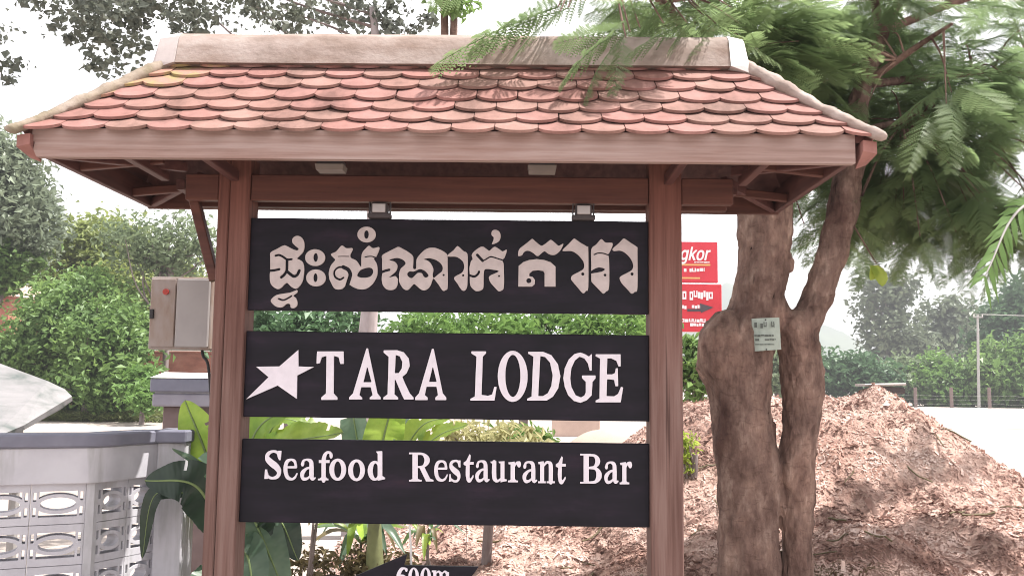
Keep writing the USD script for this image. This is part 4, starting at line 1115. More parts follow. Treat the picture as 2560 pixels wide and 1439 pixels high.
def bush(name, label, cat, blobs, nclump, per, crad, size, mat, seed, trunk=None, bark=None, branch=None, group=None, up=0.4, aspect=1.9, shell=0.55, wood=0.02, reach=99.0):
    """a shrub or tree: crown of separate leaves, and stems that reach into it"""
    r = np.random.default_rng(seed)
    blobs = [tuple(map(float, b)) for b in blobs]
    bl = np.array(blobs)
    cx, cy = bl[:, 0].mean(), bl[:, 1].mean()
    if trunk is not None:
        cx, cy = trunk[0][0], trunk[0][1]
    t = thing(name, label, cat, (cx, cy, 0), group)
    P, out, C, sz = clump_points(blobs, nclump, per, crad * 0.86, r, shell)
    obj('crown', leaf_quads(P, size * sz, r, up, aspect, outward=out), mat, t, kind='stuff')
    ms = []
    if trunk is None:
        trunk = [(cx, cy, -0.1, wood * 2.2), (cx + 0.05, cy, max(0.3, bl[:, 2].min()), wood * 1.6)]
    tp = np.array(trunk, float)
    sp = spline(tp, 6 * len(tp))
    ms.append(tube(sp[:, :3], sp[:, 3], 8))
    bs = []
    for c in C[r.choice(len(C), min(16, len(C)), replace=False)]:
        b0 = sp[r.integers(len(sp) // 2, len(sp))]
        if np.linalg.norm(c - b0[:3]) > reach:
            continue
        mid = (b0[:3] * 0.5 + c * 0.5) + r.normal(size=3) * 0.06 * np.linalg.norm(c - b0[:3])
        q = spline([b0[:3], mid, c], 8)
        bs.append(tube(q, np.linspace(b0[3] * 0.45, b0[3] * 0.10, len(q)), 5))
    obj('trunk', ms, bark or M['bark_grey'], t, smooth=True)
    obj('branches', bs, branch or bark or M['bark_grey'], t, smooth=True, kind='stuff')
    return t


def B(px, py, Y, rx, ry, rz):
    """an ellipsoid seen at a photo pixel, radii given in photo pixels"""
    s = Y / FOC
    p = at(px, py, Y)
    return (p[0], p[1], p[2], rx * s, ry * s, rz * s)


# ------------------------------------------------------------------ the two-trunked tree
YT = 5.85


def limb(pts, Y=YT):
    out = []
    for p in pts:
        x, y, r = p[:3]
        yy = Y + (p[3] if len(p) > 3 else 0)
        q = at(x, y, yy)
        out.append((*q, r * yy / FOC))
    return out


main = limb([(1872, 1640, 88), (1872, 1480, 76), (1874, 1330, 74), (1872, 1190, 78), (1856, 1060, 76), (1846, 960, 76), (1860, 870, 74), (1893, 760, 60), (1906, 690, 60), (1912, 610, 68), (1913, 530, 70), (1905, 430, 66, 0.05), (1880, 330, 56, 0.1), (1840, 200, 42, 0.1)])
stub = limb([(1838, 960, 70), (1812, 900, 66, -0.03), (1803, 850, 58, -0.05), (1815, 810, 42, -0.05)])
second = limb([(2000, 1640, 48, 0.05), (1993, 1480, 40, 0.04), (1988, 1370, 38, 0.03), (1984, 1270, 40, 0.02), (1992, 1170, 46), (2004, 1070, 48), (2008, 970, 48), (2000, 885, 50), (1985, 820, 52)])
fork = limb([(1915, 770, 55), (1950, 815, 42), (1990, 830, 46)])
right = limb([(1990, 830, 46), (2022, 790, 42), (2045, 740, 39), (2066, 670, 37), (2088, 590, 36), (2108, 510, 35), (2122, 430, 34), (2135, 330, 31), (2160, 210, 27), (2200, 80, 23)])
knob = limb([(1950, 640, 30), (1968, 660, 22)])
foot = limb([(1930, 1200, 30), (1958, 1262, 20), (1985, 1300, 28)])


def ball(p, n=20):
    s = trimesh.creation.icosphere(2, p[3])
    return s.vertices + np.array(p[:3])


chain = []
for lb in (main, stub, second, fork, right, knob, foot):
    for a, b in zip(lb[:-1], lb[1:]):
        chain.append(hullp(np.vstack([ball(a), ball(b)])))
tr = m3.Manifold.batch_boolean(chain, m3.OpType.Add).refine_to_length(0.024)
tv, tf, _ = meshkit.arrays(tr)
tmh = trimesh.Trimesh(tv, tf, process=True)
trimesh.smoothing.filter_taubin(tmh, iterations=12)
vn = tmh.vertex_normals
dn = (meshkit.fbm(tmh.vertices * np.array([9, 9, 3.2]), 4, 2) - 0.5) * 0.055 + (meshkit.fbm(tmh.vertices * np.array([4.5, 4.5, 3.5]), 2, 12) - 0.5) * 0.05 + (meshkit.fbm(tmh.vertices * np.array([34, 34, 14]), 3, 4) - 0.5) * 0.030
tmh.vertices = tmh.vertices + vn * dn[:, None]
tree = thing('feathery_tree', 'two-trunked brown tree with feathery leaves to the right of the sign', 'tree', (at(1900, 1500, YT)[0], YT, 0))
obj('trunk', tmh, M['bark'], tree, smooth=True)
sp = limb([(1765, 925, 6, -0.05), (1745, 905, 3, -0.05)])
obj('twig', tube([p[:3] for p in limb([(1762, 945, 0, -0.1), (1748, 930, 0, -0.1), (1738, 918, 0, -0.1)])], [0.014, 0.010, 0.003], 6), M['bark'], tree)


# feathery leaf: rachis with pinnae, each pinna a row of small pointed leaflets
def frond_proto(Lr, npairs, plen, droop, seed, nleaf=9, gap=0.0):
    r = np.random.default_rng(seed)
    tt = np.linspace(0, 1, 12)
    rach = np.c_[tt * Lr, np.zeros(12), -droop * Lr * tt ** 2]
    tv, tf = tube(rach, np.linspace(0.0032, 0.0010, 12) * Lr / 0.5, 4, closed=False)
    vs, fs, o = [tv], [tf], len(tv)
    for i in range(npairs):
        t = 0.14 + 0.86 * (i + 0.5) / npairs
        base = np.array([np.interp(t, tt, rach[:, 0]), 0, np.interp(t, tt, rach[:, 2])])
        pl = plen * (math.sin(math.pi * (0.18 + 0.76 * t)) ** 0.7) * r.uniform(0.85, 1.1)
        for s in (-1, 1):
            if r.random() < gap:
                continue
            a = math.radians(58 + r.normal() * 5 - 12 * t)
            d = np.array([math.cos(a), s * math.sin(a), -0.12 - 0.25 * r.random()])
            d /= np.linalg.norm(d)
            side = np.cross(d, [0, 0, 1]); side /= np.linalg.norm(side)
            u = np.linspace(0.06, 1, nleaf)
            c = base + np.outer(u * pl, d) + np.c_[np.zeros(nleaf), np.zeros(nleaf), -0.12 * pl * u ** 2]
            ll = 0.026 * (plen / 0.12) * np.sin(math.pi * (0.2 + 0.72 * u)) * Lr / 0.5
            st = pl / nleaf * 0.42
            for sg in (-1, 1):
                tip = c + sg * side * ll[:, None] + d * ll[:, None] * 0.45
                v3 = np.stack([c - d * st, c + d * st, tip], 1).reshape(-1, 3)
                vs.append(v3); k = np.arange(nleaf) * 3 + o
                fs.append(np.c_[k, k + 1, k + 2]); o += 3 * nleaf
            # the pinna's own thin stalk
            v3 = np.array([base + side * 0.0015, base - side * 0.0015, c[-1]])
            vs.append(v3); fs.append(np.array([[o, o + 1, o + 2]])); o += 3
    return np.vstack(vs), np.vstack(fs)


PROTO = [frond_proto(0.50, 14, 0.125, 0.12, 1), frond_proto(0.50, 13, 0.115, 0.30, 2), frond_proto(0.50, 15, 0.135, 0.42, 3), frond_proto(0.50, 12, 0.12, 0.22, 4), frond_proto(0.5, 14, 0.11, 0.05, 5)]
PROTO_LOW = [frond_proto(0.50, 12, 0.13, 0.15, 11, 5), frond_proto(0.50, 12, 0.12, 0.35, 12, 5)]


def place_frond(proto, base, direc, scale, roll):
    x = np.array(direc, float); x /= np.linalg.norm(x)
    up = np.array([0, 0, 1.0])
    if abs(x[2]) > 0.95:
        up = np.array([0, -1.0, 0.2])
    y = np.cross(up, x); y /= np.linalg.norm(y)
    z = np.cross(x, y)
    c, s = math.cos(roll), math.sin(roll)
    y, z = c * y + s * z, -s * y + c * z
    return proto[0] * scale @ np.stack([x, y, z]) + np.asarray(base), proto[1]


frng = np.random.default_rng(23)
limbs = [np.array(main)[-4:], np.array(right)[-5:]]
big_limb_ends = []
limb_specs = [  # from the trunks out into the crown
    (np.array(main)[-2][:3], at(1500, -120, 4.6), 0.05), (np.array(main)[-1][:3], at(1700, -260, 5.4), 0.05), (np.array(main)[-1][:3], at(1960, -420, 6.4), 0.055),
    (np.array(right)[-2][:3], at(2380, 60, 5.2), 0.045), (np.array(right)[-1][:3], at(2520, -300, 6.6), 0.055), (np.array(right)[-3][:3], at(2480, 330, 6.8), 0.045),
    (np.array(right)[-1][:3], at(2850, -80, 5.6), 0.05), (np.array(right)[-2][:3], at(2900, 250, 7.6), 0.05),
    (np.array(main)[-3][:3], at(1990, 200, 7.2), 0.04), (np.array(right)[-1][:3], at(2150, -350, 4.6), 0.045)]
twig_from = []
for a, b, r0 in limb_specs:
    mid = (a + b) / 2 + np.array([0, 0, 0.12]) + frng.normal(size=3) * 0.10
    q = spline([a, mid, b], 16)
    obj('limb', tube(q, np.linspace(r0 * 0.62, r0 * 0.2, len(q)), 8), M['bark'], tree, smooth=True)
    twig_from.append(q[len(q) // 3:])
twig_from = np.vstack(twig_from)

# leaf-bearing twig ends fill these bodies of the crown
crown_blobs = [B(2250, 210, 5.9, 330, 300, 230), B(2470, 250, 6.6, 300, 320, 280), B(2060, 60, 6.2, 270, 300, 150), B(2000, 300, 6.9, 180, 250, 170), B(2420, 440, 6.0, 300, 250, 110),
               B(2700, 300, 6.4, 300, 400, 330), B(2150, 470, 7.0, 150, 200, 90), B(1800, -60, 5.3, 260, 260, 120), B(2300, -120, 6.2, 500, 500, 200), B(2900, 0, 7.4, 500, 600, 400), B(1560, -110, 4.9, 200, 200, 90), B(1985, 560, 7.6, 120, 150, 75), B(2230, 330, 6.3, 330, 300, 200), B(1930, 110, 5.6, 170, 150, 110), B(2480, 520, 5.9, 170, 150, 60), B(2280, 520, 6.1, 190, 150, 50), B(1690, 25, 4.7, 190, 150, 60)]
blv = np.array(crown_blobs)
wts = np.array([1.9, 1.6, 1.1, 0.8, 1.1, 0.9, 0.5, 0.7, 0.8, 0.9, 0.25, 0.4, 1.3, 0.9, 0.6, 0.5, 0.55]); wts /= wts.sum()
tips = []
twigs = []
NT = 235
for _ in range(NT):
    b = blv[frng.choice(len(blv), p=wts)]
    d = frng.normal(size=3); d /= np.linalg.norm(d)
    tips.append(b[:3] + d * b[3:6] * frng.random() ** 0.45)
tips = np.array(tips)
fr_all = []
for tp in tips:
    k = np.argmin(((twig_from - tp) ** 2).sum(1))
    src = twig_from[k]
    if np.linalg.norm(src - tp) < 0.9:
        q = spline([src, (src + tp) / 2 + np.array([0, 0, 0.06]), tp], 8)
        twigs.append(tube(q, np.linspace(0.008, 0.003, len(q)), 5, closed=False))
    out0 = tp - src; out0[2] *= 0.4
    out0 /= np.linalg.norm(out0) + 1e-6
    for j in range(frng.integers(5, 8)):
        az = frng.uniform(0, 2 * math.pi)
        d = np.array([math.cos(az), math.sin(az), frng.uniform(-0.55, 0.25)]) + out0 * 0.55
        fr_all.append((tp + frng.normal(size=3) * 0.04, d, frng.uniform(0.72, 1.15), frng.normal() * 0.35, frng.integers(5)))
# the sprays that hang over the ridge and tiles
for (bx_, by_, bY), (tx, ty, tY), sc, rl, pr in [
        ((1395, 18, 4.25), (1078, 150, 4.02), 1.0, 0.25, 0), ((1400, 30, 4.22), (1150, 105, 4.10), 1.0, 0.5, 1), ((1420, 20, 4.20), (1262, 118, 4.00), 0.62, 0.2, 3),
        ((1560, 78, 4.15), (1362, 178, 3.96), 0.9, 0.5, 1), ((1575, 80, 4.10), (1420, 215, 3.92), 0.9, 0.1, 1), ((1565, 95, 4.05), (1520, 210, 3.90), 0.62, 0.0, 3), ((1600, 70, 4.20), (1385, 110, 4.1), 0.8, 0.6, 0),
        ((1660, 60, 4.25), (1480, 10, 4.2), 0.8, 0.7, 4), ((1720, 60, 4.3), (1560, 130, 4.05), 0.85, 0.4, 0), ((1760, 40, 4.35), (1640, 100, 4.1), 0.8, 0.5, 1), ((1790, 60, 4.4), (1700, 130, 4.2), 0.6, 0.3, 3), ((1830, 20, 4.5), (1740, 70, 4.3), 0.8, 0.4, 0),
        ((1500, -20, 4.4), (1300, 60, 4.2), 0.9, 0.8, 4), ((1620, -10, 4.4), (1480, 60, 4.2), 0.9, 0.6, 0), ((1250, -60, 4.6), (1070, 10, 4.5), 0.9, 0.6, 0), ((1850, 60, 4.7), (1770, 20, 4.4), 0.8, 0.4, 4), ((1900, 130, 5.0), (1860, 60, 4.7), 0.8, 0.4, 1),
        ((2300, 590, 5.6), (2360, 700, 5.5), 0.7, 0.9, 2), ((2390, 580, 5.6), (2350, 690, 5.5), 0.8, 0.9, 2), ((2110, 600, 5.9), (2200, 660, 5.8), 0.7, 0.3, 1), ((2130, 560, 5.9), (2240, 615, 5.7), 0.7, 0.3, 1), ((2010, 560, 6.2), (1990, 640, 6.1), 0.8, 0.3, 2)]:
    a, b = at(bx_, by_, bY), at(tx, ty, tY)
    ln = np.linalg.norm(b - a)
    fr_all.append((a, b - a + np.array([0, 0, 0.08]) * ln, ln / 0.5, rl, pr))
    k = np.argmin(((twig_from - a) ** 2).sum(1))
    q = spline([twig_from[k], (twig_from[k] + a) / 2 + np.array([0, 0, 0.08]), a], 8)
    twigs.append(tube(q, np.linspace(0.010, 0.0035, len(q)), 5, closed=False))
meshes = []
for base, d, sc, rl, pr in fr_all:
    meshes.append(place_frond(PROTO[pr], base, d, sc, rl))
size = []
for (v, f) in meshes:
    x, y = pix(v.mean(0)); dist = v.mean(0)[1]
    size.append((1.0 / dist) if -60 < x < 2620 and -40 < y < 760 and dist > 2 else 0.0)
order = np.argsort(size)[::-1]
keep = [i for i in order[:290] if size[i] > 0]
for i in keep:
    obj('frond', meshes[i], M['frond'], tree)
rest = [meshes[i] for i in range(len(meshes)) if i not in set(keep)]
obj('crown', rest, M['frond'], tree, kind='stuff')
obj('twigs', twigs, M['bark'], tree, kind='stuff')
yl = at(2192, 690, 5.75)
YLEAF = yl
q = spline([at(2108, 520, 5.85), at(2150, 590, 5.8), at(2192, 660, 5.75)], 8)
obj('twig', tube(q, np.linspace(0.008, 0.003, len(q)), 5), M['bark'], tree)

# notice nailed to the trunk
Yn = at(0, 0, 1)[1] * 0 + YT - 0.215
pp = thing('paper_notice', 'faded grey paper notice nailed to the tree trunk', 'notice', tuple(at(1915, 835, Yn)))
cor = [(1879, 796), (1948, 793), (1953, 873), (1882, 878)]
nx_, nz_ = 9, 9
gv, gf = [], []
for j in range(nz_):
    for i in range(nx_):
        u, w_ = i / (nx_ - 1), j / (nz_ - 1)
        x = (cor[0][0] * (1 - u) + cor[1][0] * u) * (1 - w_) + (cor[3][0] * (1 - u) + cor[2][0] * u) * w_
        y = (cor[0][1] * (1 - u) + cor[1][1] * u) * (1 - w_) + (cor[3][1] * (1 - u) + cor[2][1] * u) * w_
        yy = Yn + 0.04 * (2 * u - 1) ** 2 + 0.006 * math.sin(5 * w_ + 3 * u)
        gv.append(at(x, y, yy))
n0 = len(gv)
gv += [p + np.array([0, 0.002, 0]) for p in gv]
for j in range(nz_ - 1):
    for i in range(nx_ - 1):
        a = j * nx_ + i
        gf.append((a, a + 1, a + nx_ + 1, a + nx_)); gf.append((n0 + a, n0 + a + nx_, n0 + a + nx_ + 1, n0 + a + 1))
sheetp = obj('sheet', (np.array(gv), np.array(gf)), M['paper'], pp, smooth=True)
for nm, y, x0, x1, h, sd in (('printed_line', 812, 1888, 1938, 14, 3), ('printed_line', 838, 1888, 1940, 5, 4), ('printed_line', 848, 1890, 1940, 5, 5), ('printed_line', 860, 1890, 1936, 3, 6)):
    ms = bars(y, x0, x1, h, None, None, Yn - 0.002, sd, 0.1)
    vv, ff = cat_mesh(ms)
    px_ = (vv[:, 0] - gv[0][0]) / (gv[nx_ - 1][0] - gv[0][0])
    depth_ = (Yn - 0.002) - vv[:, 1]
    vv[:, 1] = Yn + 0.04 * (2 * px_ - 1) ** 2 - 0.009 + depth_ * 0.0 - depth_ * 0.1
    obj(nm, (vv, ff), M['ink'], sheetp)
for x, y in ((1914, 799), (1916, 873)):
    p = at(x, y, Yn - 0.006)
    obj('nail', trimesh.creation.icosphere(1, 0.005).apply_translation(p), M['dark'], pp)

#@@HEAP
# ------------------------------------------------------------------ heap of mulch
pk = at(2185, 958, 9.4)
bumps = []  # x, y, height, side slope, flat radius


def bump(px, py, Y, slope, flat, stretch=(1, 1)):
    p = at(px, py, Y)
    bumps.append((p[0], p[1], p[2], slope, flat, stretch))


bump(2190, 962, 9.4, 0.74, 0.10)
bump(2060, 984, 9.5, 0.62, 0.15)
bump(1930, 990, 9.5, 0.60, 0.25)
bump(1790, 984, 9.4, 0.62, 0.12)
bump(1735, 1000, 9.3, 0.85, 0.05)
bump(1560, 1225, 8.9, 0.45, 0.3, (0.7, 1))
bump(1330, 1285, 8.6, 0.30, 0.35, (0.6, 1))
bump(1140, 1300, 8.4, 0.35, 0.2, (0.7, 1))
bump(2420, 1285, 7.5, 0.42, 0.45, (0.6, 1))
bump(2700, 1260, 7.6, 0.42, 0.5, (0.6, 1))
bump(2170, 1330, 6.9, 0.45, 0.25)
bump(1800, 1330, 7.1, 0.40, 0.25)
bump(2480, 1180, 8.6, 0.55, 0.1)


def heap_h(x, y):
    h = np.full(np.shape(x), -0.12)
    for bxx, byy, bz, sl, fl, st in bumps:
        d = np.hypot((x - bxx) * st[0], (y - byy) * st[1])
        hh = bz - sl * np.maximum(0, np.sqrt(d ** 2 + fl ** 2 * 0.3) - fl * 0.55)
        k = 0.06
        h = np.log(np.exp(np.clip(h / k, -60, 60)) + np.exp(np.clip(hh / k, -60, 60))) * k
    q = np.stack([x * 1.6, y * 1.6, np.zeros_like(x)], -1)
    h = h + (meshkit.fbm(q, 4, 9) - 0.5) * 0.22 + (meshkit.fbm(q * 5, 3, 19) - 0.5) * 0.11 + (meshkit.fbm(q * 17, 2, 29) - 0.5) * 0.035
    return h


hx, hy = np.arange(-1.9, 7.6, 0.045), np.arange(6.15, 13.5, 0.05)
HX, HY = np.meshgrid(hx, hy)
edge = np.minimum(1, np.minimum(np.minimum(HX - hx[0], hx[-1] - HX) / 0.8, np.minimum(HY - hy[0], hy[-1] - HY) / 0.5))
HZ = heap_h(HX, HY) * np.clip(edge, 0, 1) - 0.14 * (1 - np.clip(edge, 0, 1))
hp = thing('mulch_heap', 'big heap of pinkish brown wood chips and soil behind the tree', 'heap', (pk[0], pk[1], 0))
n = len(hx)
i, j = np.meshgrid(np.arange(len(hy) - 1), np.arange(n - 1), indexing='ij'); i, j = i.ravel(), j.ravel()
obj('heap_body', (np.c_[HX.ravel(), HY.ravel(), HZ.ravel()], np.c_[i * n + j, i * n + j + 1, (i + 1) * n + j + 1, (i + 1) * n + j]), M['heap'], hp, smooth=True)
crng = np.random.default_rng(41)
NC = 170000
cx = crng.uniform(-1.6, 7.2, NC); cy = 6.3 + 4.0 * crng.random(NC) ** 1.2
cz = heap_h(cx, cy)
k = cz > 0.0
cx, cy, cz = cx[k], cy[k], cz[k]
gxx = (heap_h(cx + 0.03, cy) - cz) / 0.03; gyy = (heap_h(cx, cy + 0.03) - cz) / 0.03
nn = np.c_[-gxx, -gyy, np.ones(len(cx))]; nn /= np.linalg.norm(nn, axis=1, keepdims=True)
nn = nn + crng.normal(size=nn.shape) * 0.27; nn /= np.linalg.norm(nn, axis=1, keepdims=True)
ax = crng.normal(size=nn.shape); ax -= (ax * nn).sum(1, keepdims=True) * nn; ax /= np.linalg.norm(ax, axis=1, keepdims=True)
sd = np.cross(nn, ax)
ln = (crng.gamma(1.3, 0.0055, len(cx)) + 0.004)[:, None]
wd = ln * crng.uniform(0.18, 0.6, (len(cx), 1))
P0 = np.c_[cx, cy, cz + 0.006]
th = nn * 0.006
quad = [P0 - ax * ln + sd * wd * 0.6, P0 - ax * ln * 0.9 - sd * wd, P0 + ax * ln - sd * wd * 0.5, P0 + ax * ln * 0.8 + sd * wd]
v = np.stack(quad, 1)
bend = nn * ln * 0.18
v[:, 1] += bend; v[:, 3] += bend
v = v.reshape(-1, 3); b = np.arange(len(cx)) * 4
f = np.vstack([np.c_[b, b + 1, b + 2], np.c_[b, b + 2, b + 3]])
obj('wood_chips', (v, f), M['chips'], hp, kind='stuff')
st = []
for _ in range(60):
    x, y = crng.uniform(-0.5, 6), crng.uniform(6.4, 9.3)
    a = crng.uniform(0, math.pi); l = crng.uniform(0.10, 0.30)
    ps = [(x + math.cos(a) * l * t, y + math.sin(a) * l * t) for t in np.linspace(-0.5, 0.5, 5)]
    zs = [float(heap_h(np.array(p[0]), np.array(p[1]))) for p in ps]
    z0 = max(zs) * 0.5 + np.mean(zs) * 0.5
    st.append(tube([(p[0], p[1], zz_ * 0.6 + z0 * 0.4 + 0.015) for p, zz_ in zip(ps, zs)], crng.uniform(0.004, 0.010), 5))
obj('sticks', st, M['dry_leaf'], hp, kind='stuff')

# weathered board lying on top of the heap
p = at(2215, 962, 9.55)
lg = thing('broken_plank', 'pale weathered plank lying across the top of the wood chip heap', 'plank', tuple(p))
obj('plank', beam(at(2150, 962, 9.5), at(2252, 960, 9.65), 0.16, 0.025, ch=0.006), M['grey_metal'], lg)
obj('batten', beam(at(2200, 972, 9.55), at(2258, 976, 9.62), 0.06, 0.06), M['lamp_house'], lg)

# tuft of dry grass at the foot of the tree
YG = 6.45
tf0 = at(2085, 1450, YG)
tuft = thing('grass_tuft', 'tuft of pale arching dry grass at the foot of the tree', 'grass tuft', (tf0[0], tf0[1], 0))
bl_ = []
for _ in range(70):
    b0 = tf0 + np.array([crng.normal() * 0.07, crng.normal() * 0.05, -0.25])
    az = crng.uniform(0, 2 * math.pi); l = crng.uniform(0.25, 0.5)
    q = spline([b0, b0 + np.array([math.cos(az) * l * 0.25, math.sin(az) * l * 0.25, l * 0.75]), b0 + np.array([math.cos(az) * l * 0.8, math.sin(az) * l * 0.6, l * 0.70])], 8)
    bl_.append(tube(q, np.linspace(0.004, 0.0008, len(q)), 3, closed=False))
obj('blades', bl_, M['dry_leaf'], tuft, kind='stuff')

#@@PLANTS
# ------------------------------------------------------------------ banana plants and other broad leaves
def blade(base, mid, tip, width, face=(0, -1, 0.5), fold=0.22, nseg=44, wave=0.03, seed=0, split=0):
    """a broad leaf along a curve: halves folded along the midrib, edge slightly waved; returns blade and midrib"""
    r = np.random.default_rng(seed)
    c = spline([base, mid, tip], 2 * nseg)
    c = c[np.linspace(0, len(c) - 1, nseg + 1).astype(int)]
    t = np.linspace(0, 1, nseg + 1)
    w = width * np.clip(np.sin(math.pi * np.clip(t * 0.97 + 0.03, 0, 1)) ** 0.55, 0.0, 1) * (1 - 0.25 * t)
    w[0] = 0.008; w[-1] = 0.002
    tg = np.gradient(c, axis=0); tg /= np.linalg.norm(tg, axis=1, keepdims=True)
    f = np.array(face, float)
    vs = []
    for i in range(nseg + 1):
        s = np.cross(tg[i], f); s /= np.linalg.norm(s) + 1e-9
        nrm = np.cross(s, tg[i])
        row = []
        for u in (-1, -0.5, 0, 0.5, 1):
            row.append(c[i] + s * w[i] * 0.5 * u + nrm * (abs(u) * w[i] * 0.5 * fold + wave * w[i] * math.sin(i * 0.78 + u * 2 + seed) * abs(u) + 0.0028 * (1 if i % 2 else -1) * abs(u) * min(1, w[i] / 0.15)))
        vs.append(row)
    v = np.array(vs).reshape(-1, 3)
    fcs = []
    torn = {(int(r.integers(6, nseg - 4)), int(r.choice((0, 3)))) for _ in range(4)} if width > 0.15 else set()
    for i in range(nseg):
        for j in range(4):
            a = i * 5 + j
            if (i, j) in torn:
                continue
            fcs.append((a, a + 1, a + 6, a + 5))
    rib = tube(c, np.linspace(0.010, 0.003, len(c)) * min(1.2, width / 0.25), 6)
    return (v, np.array(fcs)), rib


bp = thing('banana_plant', 'banana plant with broad green leaves behind the left post', 'banana plant', tuple(at(575, 1500, 5.25) * np.array([1, 1, 0])))
bcx = at(575, 1400, 5.25)
ps_ = []
for k_, (dx, dy, r0) in enumerate(((0, 0, 0.06), (0.13, 0.1, 0.05))):
    ps_.append(tube([(bcx[0] + dx, 5.25 + dy, -0.1), (bcx[0] + dx * 1.2, 5.25 + dy, 0.5), (bcx[0] + dx, 5.25 + dy, 1.05)], [r0 * 1.3, r0, r0 * 0.5], 10))
obj('stem', ps_, M['stem_green'], bp, smooth=True)


def leaf(parent, pts, width, mat, face=(0, -1, 0.5), fold=0.22, seed=0, nm='leaf', wave=0.03):
    b, m_, t_ = [at(*q) for q in pts]
    bl, rib = blade(b, m_, t_, width, face, fold, seed=seed, wave=wave)
    l = obj(nm, bl, mat, parent, smooth=True)
    obj('midrib', rib, M['midrib'], l, smooth=True)


leaf(bp, [(560, 1330, 5.2), (520, 1150, 5.05), (462, 1000, 5.0)], 0.30, M['banana_bright'], (0.3, -1, 0.1), 0.12, 1)
leaf(bp, [(585, 1330, 5.2), (640, 1080, 5.15), (770, 1010, 5.1)], 0.34, M['banana_bright'], (0, -0.8, 0.9), 0.25, 2)
leaf(bp, [(590, 1330, 5.25), (690, 1060, 5.3), (820, 1095, 5.3)], 0.24, M['banana_bright'], (0, -0.5, 1), 0.25, 3)
leaf(bp, [(600, 1330, 5.25), (640, 980, 5.5), (560, 850, 5.7)], 0.26, M['banana_bright'], (0, -1, 0.5), 0.25, 4)
leaf(bp, [(560, 1340, 4.95), (490, 1215, 4.72), (362, 1200, 4.62)], 0.27, M['banana_dark'], (0.1, -1, 0.35), 0.12, 5)
leaf(bp, [(545, 1290, 5.0), (500, 1170, 4.85), (430, 1120, 4.8)], 0.05, M['banana_grey'], (0, -1, 0.8), 0.2, 6)
leaf(bp, [(470, 1230, 4.85), (385, 1240, 4.78), (355, 1395, 4.80)], 0.10, M['banana_dark'], (0, -1, 0.3), 0.15, 7)
leaf(bp, [(575, 1290, 5.1), (530, 1160, 4.95), (480, 1240, 4.9)], 0.16, M['banana_grey'], (0, -1, 0.4), 0.2, 8)
leaf(bp, [(610, 1250, 5.2), (650, 1330, 5.0), (720, 1500, 4.95)], 0.26, M['banana_grey'], (0.2, -1, 0.6), 0.2, 9)
leaf(bp, [(600, 1290, 5.15), (690, 1290, 5.05), (745, 1400, 5.05)], 0.22, M['banana_dark'], (0.2, -1, 0.7), 0.2, 10)
leaf(bp, [(590, 1350, 5.1), (622, 1400, 4.9), (640, 1560, 4.85)], 0.24, M['banana_grey'], (0, -1, 0.3), 0.2, 11)
leaf(bp, [(590, 1420, 5.1), (520, 1450, 4.8), (470, 1560, 4.8)], 0.2, M['banana_grey'], (0, -1, 0.5), 0.2, 12)

for (ax_, ay_), (cx_, cy_), wd_ in (((2178, 664), (2206, 716), 0.115), ((2180, 664), (2176, 700), 0.07)):
    a_, c_ = at(ax_, ay_, 5.75), at(cx_, cy_, 5.72)
    ylf, yrib = blade(a_, (a_ + c_) / 2 + np.array([0.01, -0.015, 0]), c_, wd_, (0.3, -1, 0.5), 0.3, nseg=10, wave=0.05, seed=4)
    obj('leaf', ylf, M['yellow_leaf'], tree, smooth=True, label='bright yellow-green leaf')

leaf(bp, [(600, 1330, 5.2), (690, 1130, 5.1), (858, 1080, 5.0)], 0.38, M['banana_bright'], (0, -0.6, 1), 0.2, 13)
leaf(bp, [(585, 1330, 5.3), (620, 1090, 5.4), (720, 985, 5.5)], 0.34, M['banana_bright'], (0, -1, 0.4), 0.2, 14)

bp2 = thing('banana_plant', 'banana plant with yellow-green leaves showing between the two lower boards', 'banana plant', tuple(at(930, 1500, 6.3) * np.array([1, 1, 0])))
b2 = at(930, 1400, 6.3)
obj('stem', tube([(b2[0], 6.3, -0.1), (b2[0] + 0.02, 6.3, 0.4), (b2[0], 6.3, 0.95)], [0.075, 0.06, 0.03], 10), M['stem_green'], bp2, smooth=True)
leaf(bp2, [(930, 1290, 6.3), (960, 1090, 6.2), (1000, 960, 6.2)], 0.30, M['banana_bright'], (0.1, -1, 0.2), 0.2, 21)
leaf(bp2, [(925, 1290, 6.3), (890, 1080, 6.3), (870, 960, 6.4)], 0.22, M['banana_grey'], (-0.2, -1, 0.2), 0.25, 22)
leaf(bp2, [(940, 1290, 6.35), (1040, 1080, 6.3), (1130, 1040, 6.3)], 0.22, M['banana_bright'], (0, -0.7, 0.8), 0.25, 23)
leaf(bp2, [(935, 1290, 6.4), (1000, 1020, 6.6), (1085, 930, 6.7)], 0.2, M['banana_grey'], (0.2, -1, 0.3), 0.25, 24)
leaf(bp2, [(940, 1290, 6.3), (1070, 1110, 6.2), (1170, 1060, 6.1)], 0.26, M['banana_bright'], (0, -0.6, 1), 0.2, 26)
leaf(bp2, [(920, 1290, 6.3), (820, 1150, 6.1), (770, 1230, 6.0)], 0.22, M['banana'], (0, -1, 0.6), 0.25, 25)

# ornamental plants under the boards
prng = np.random.default_rng(77)


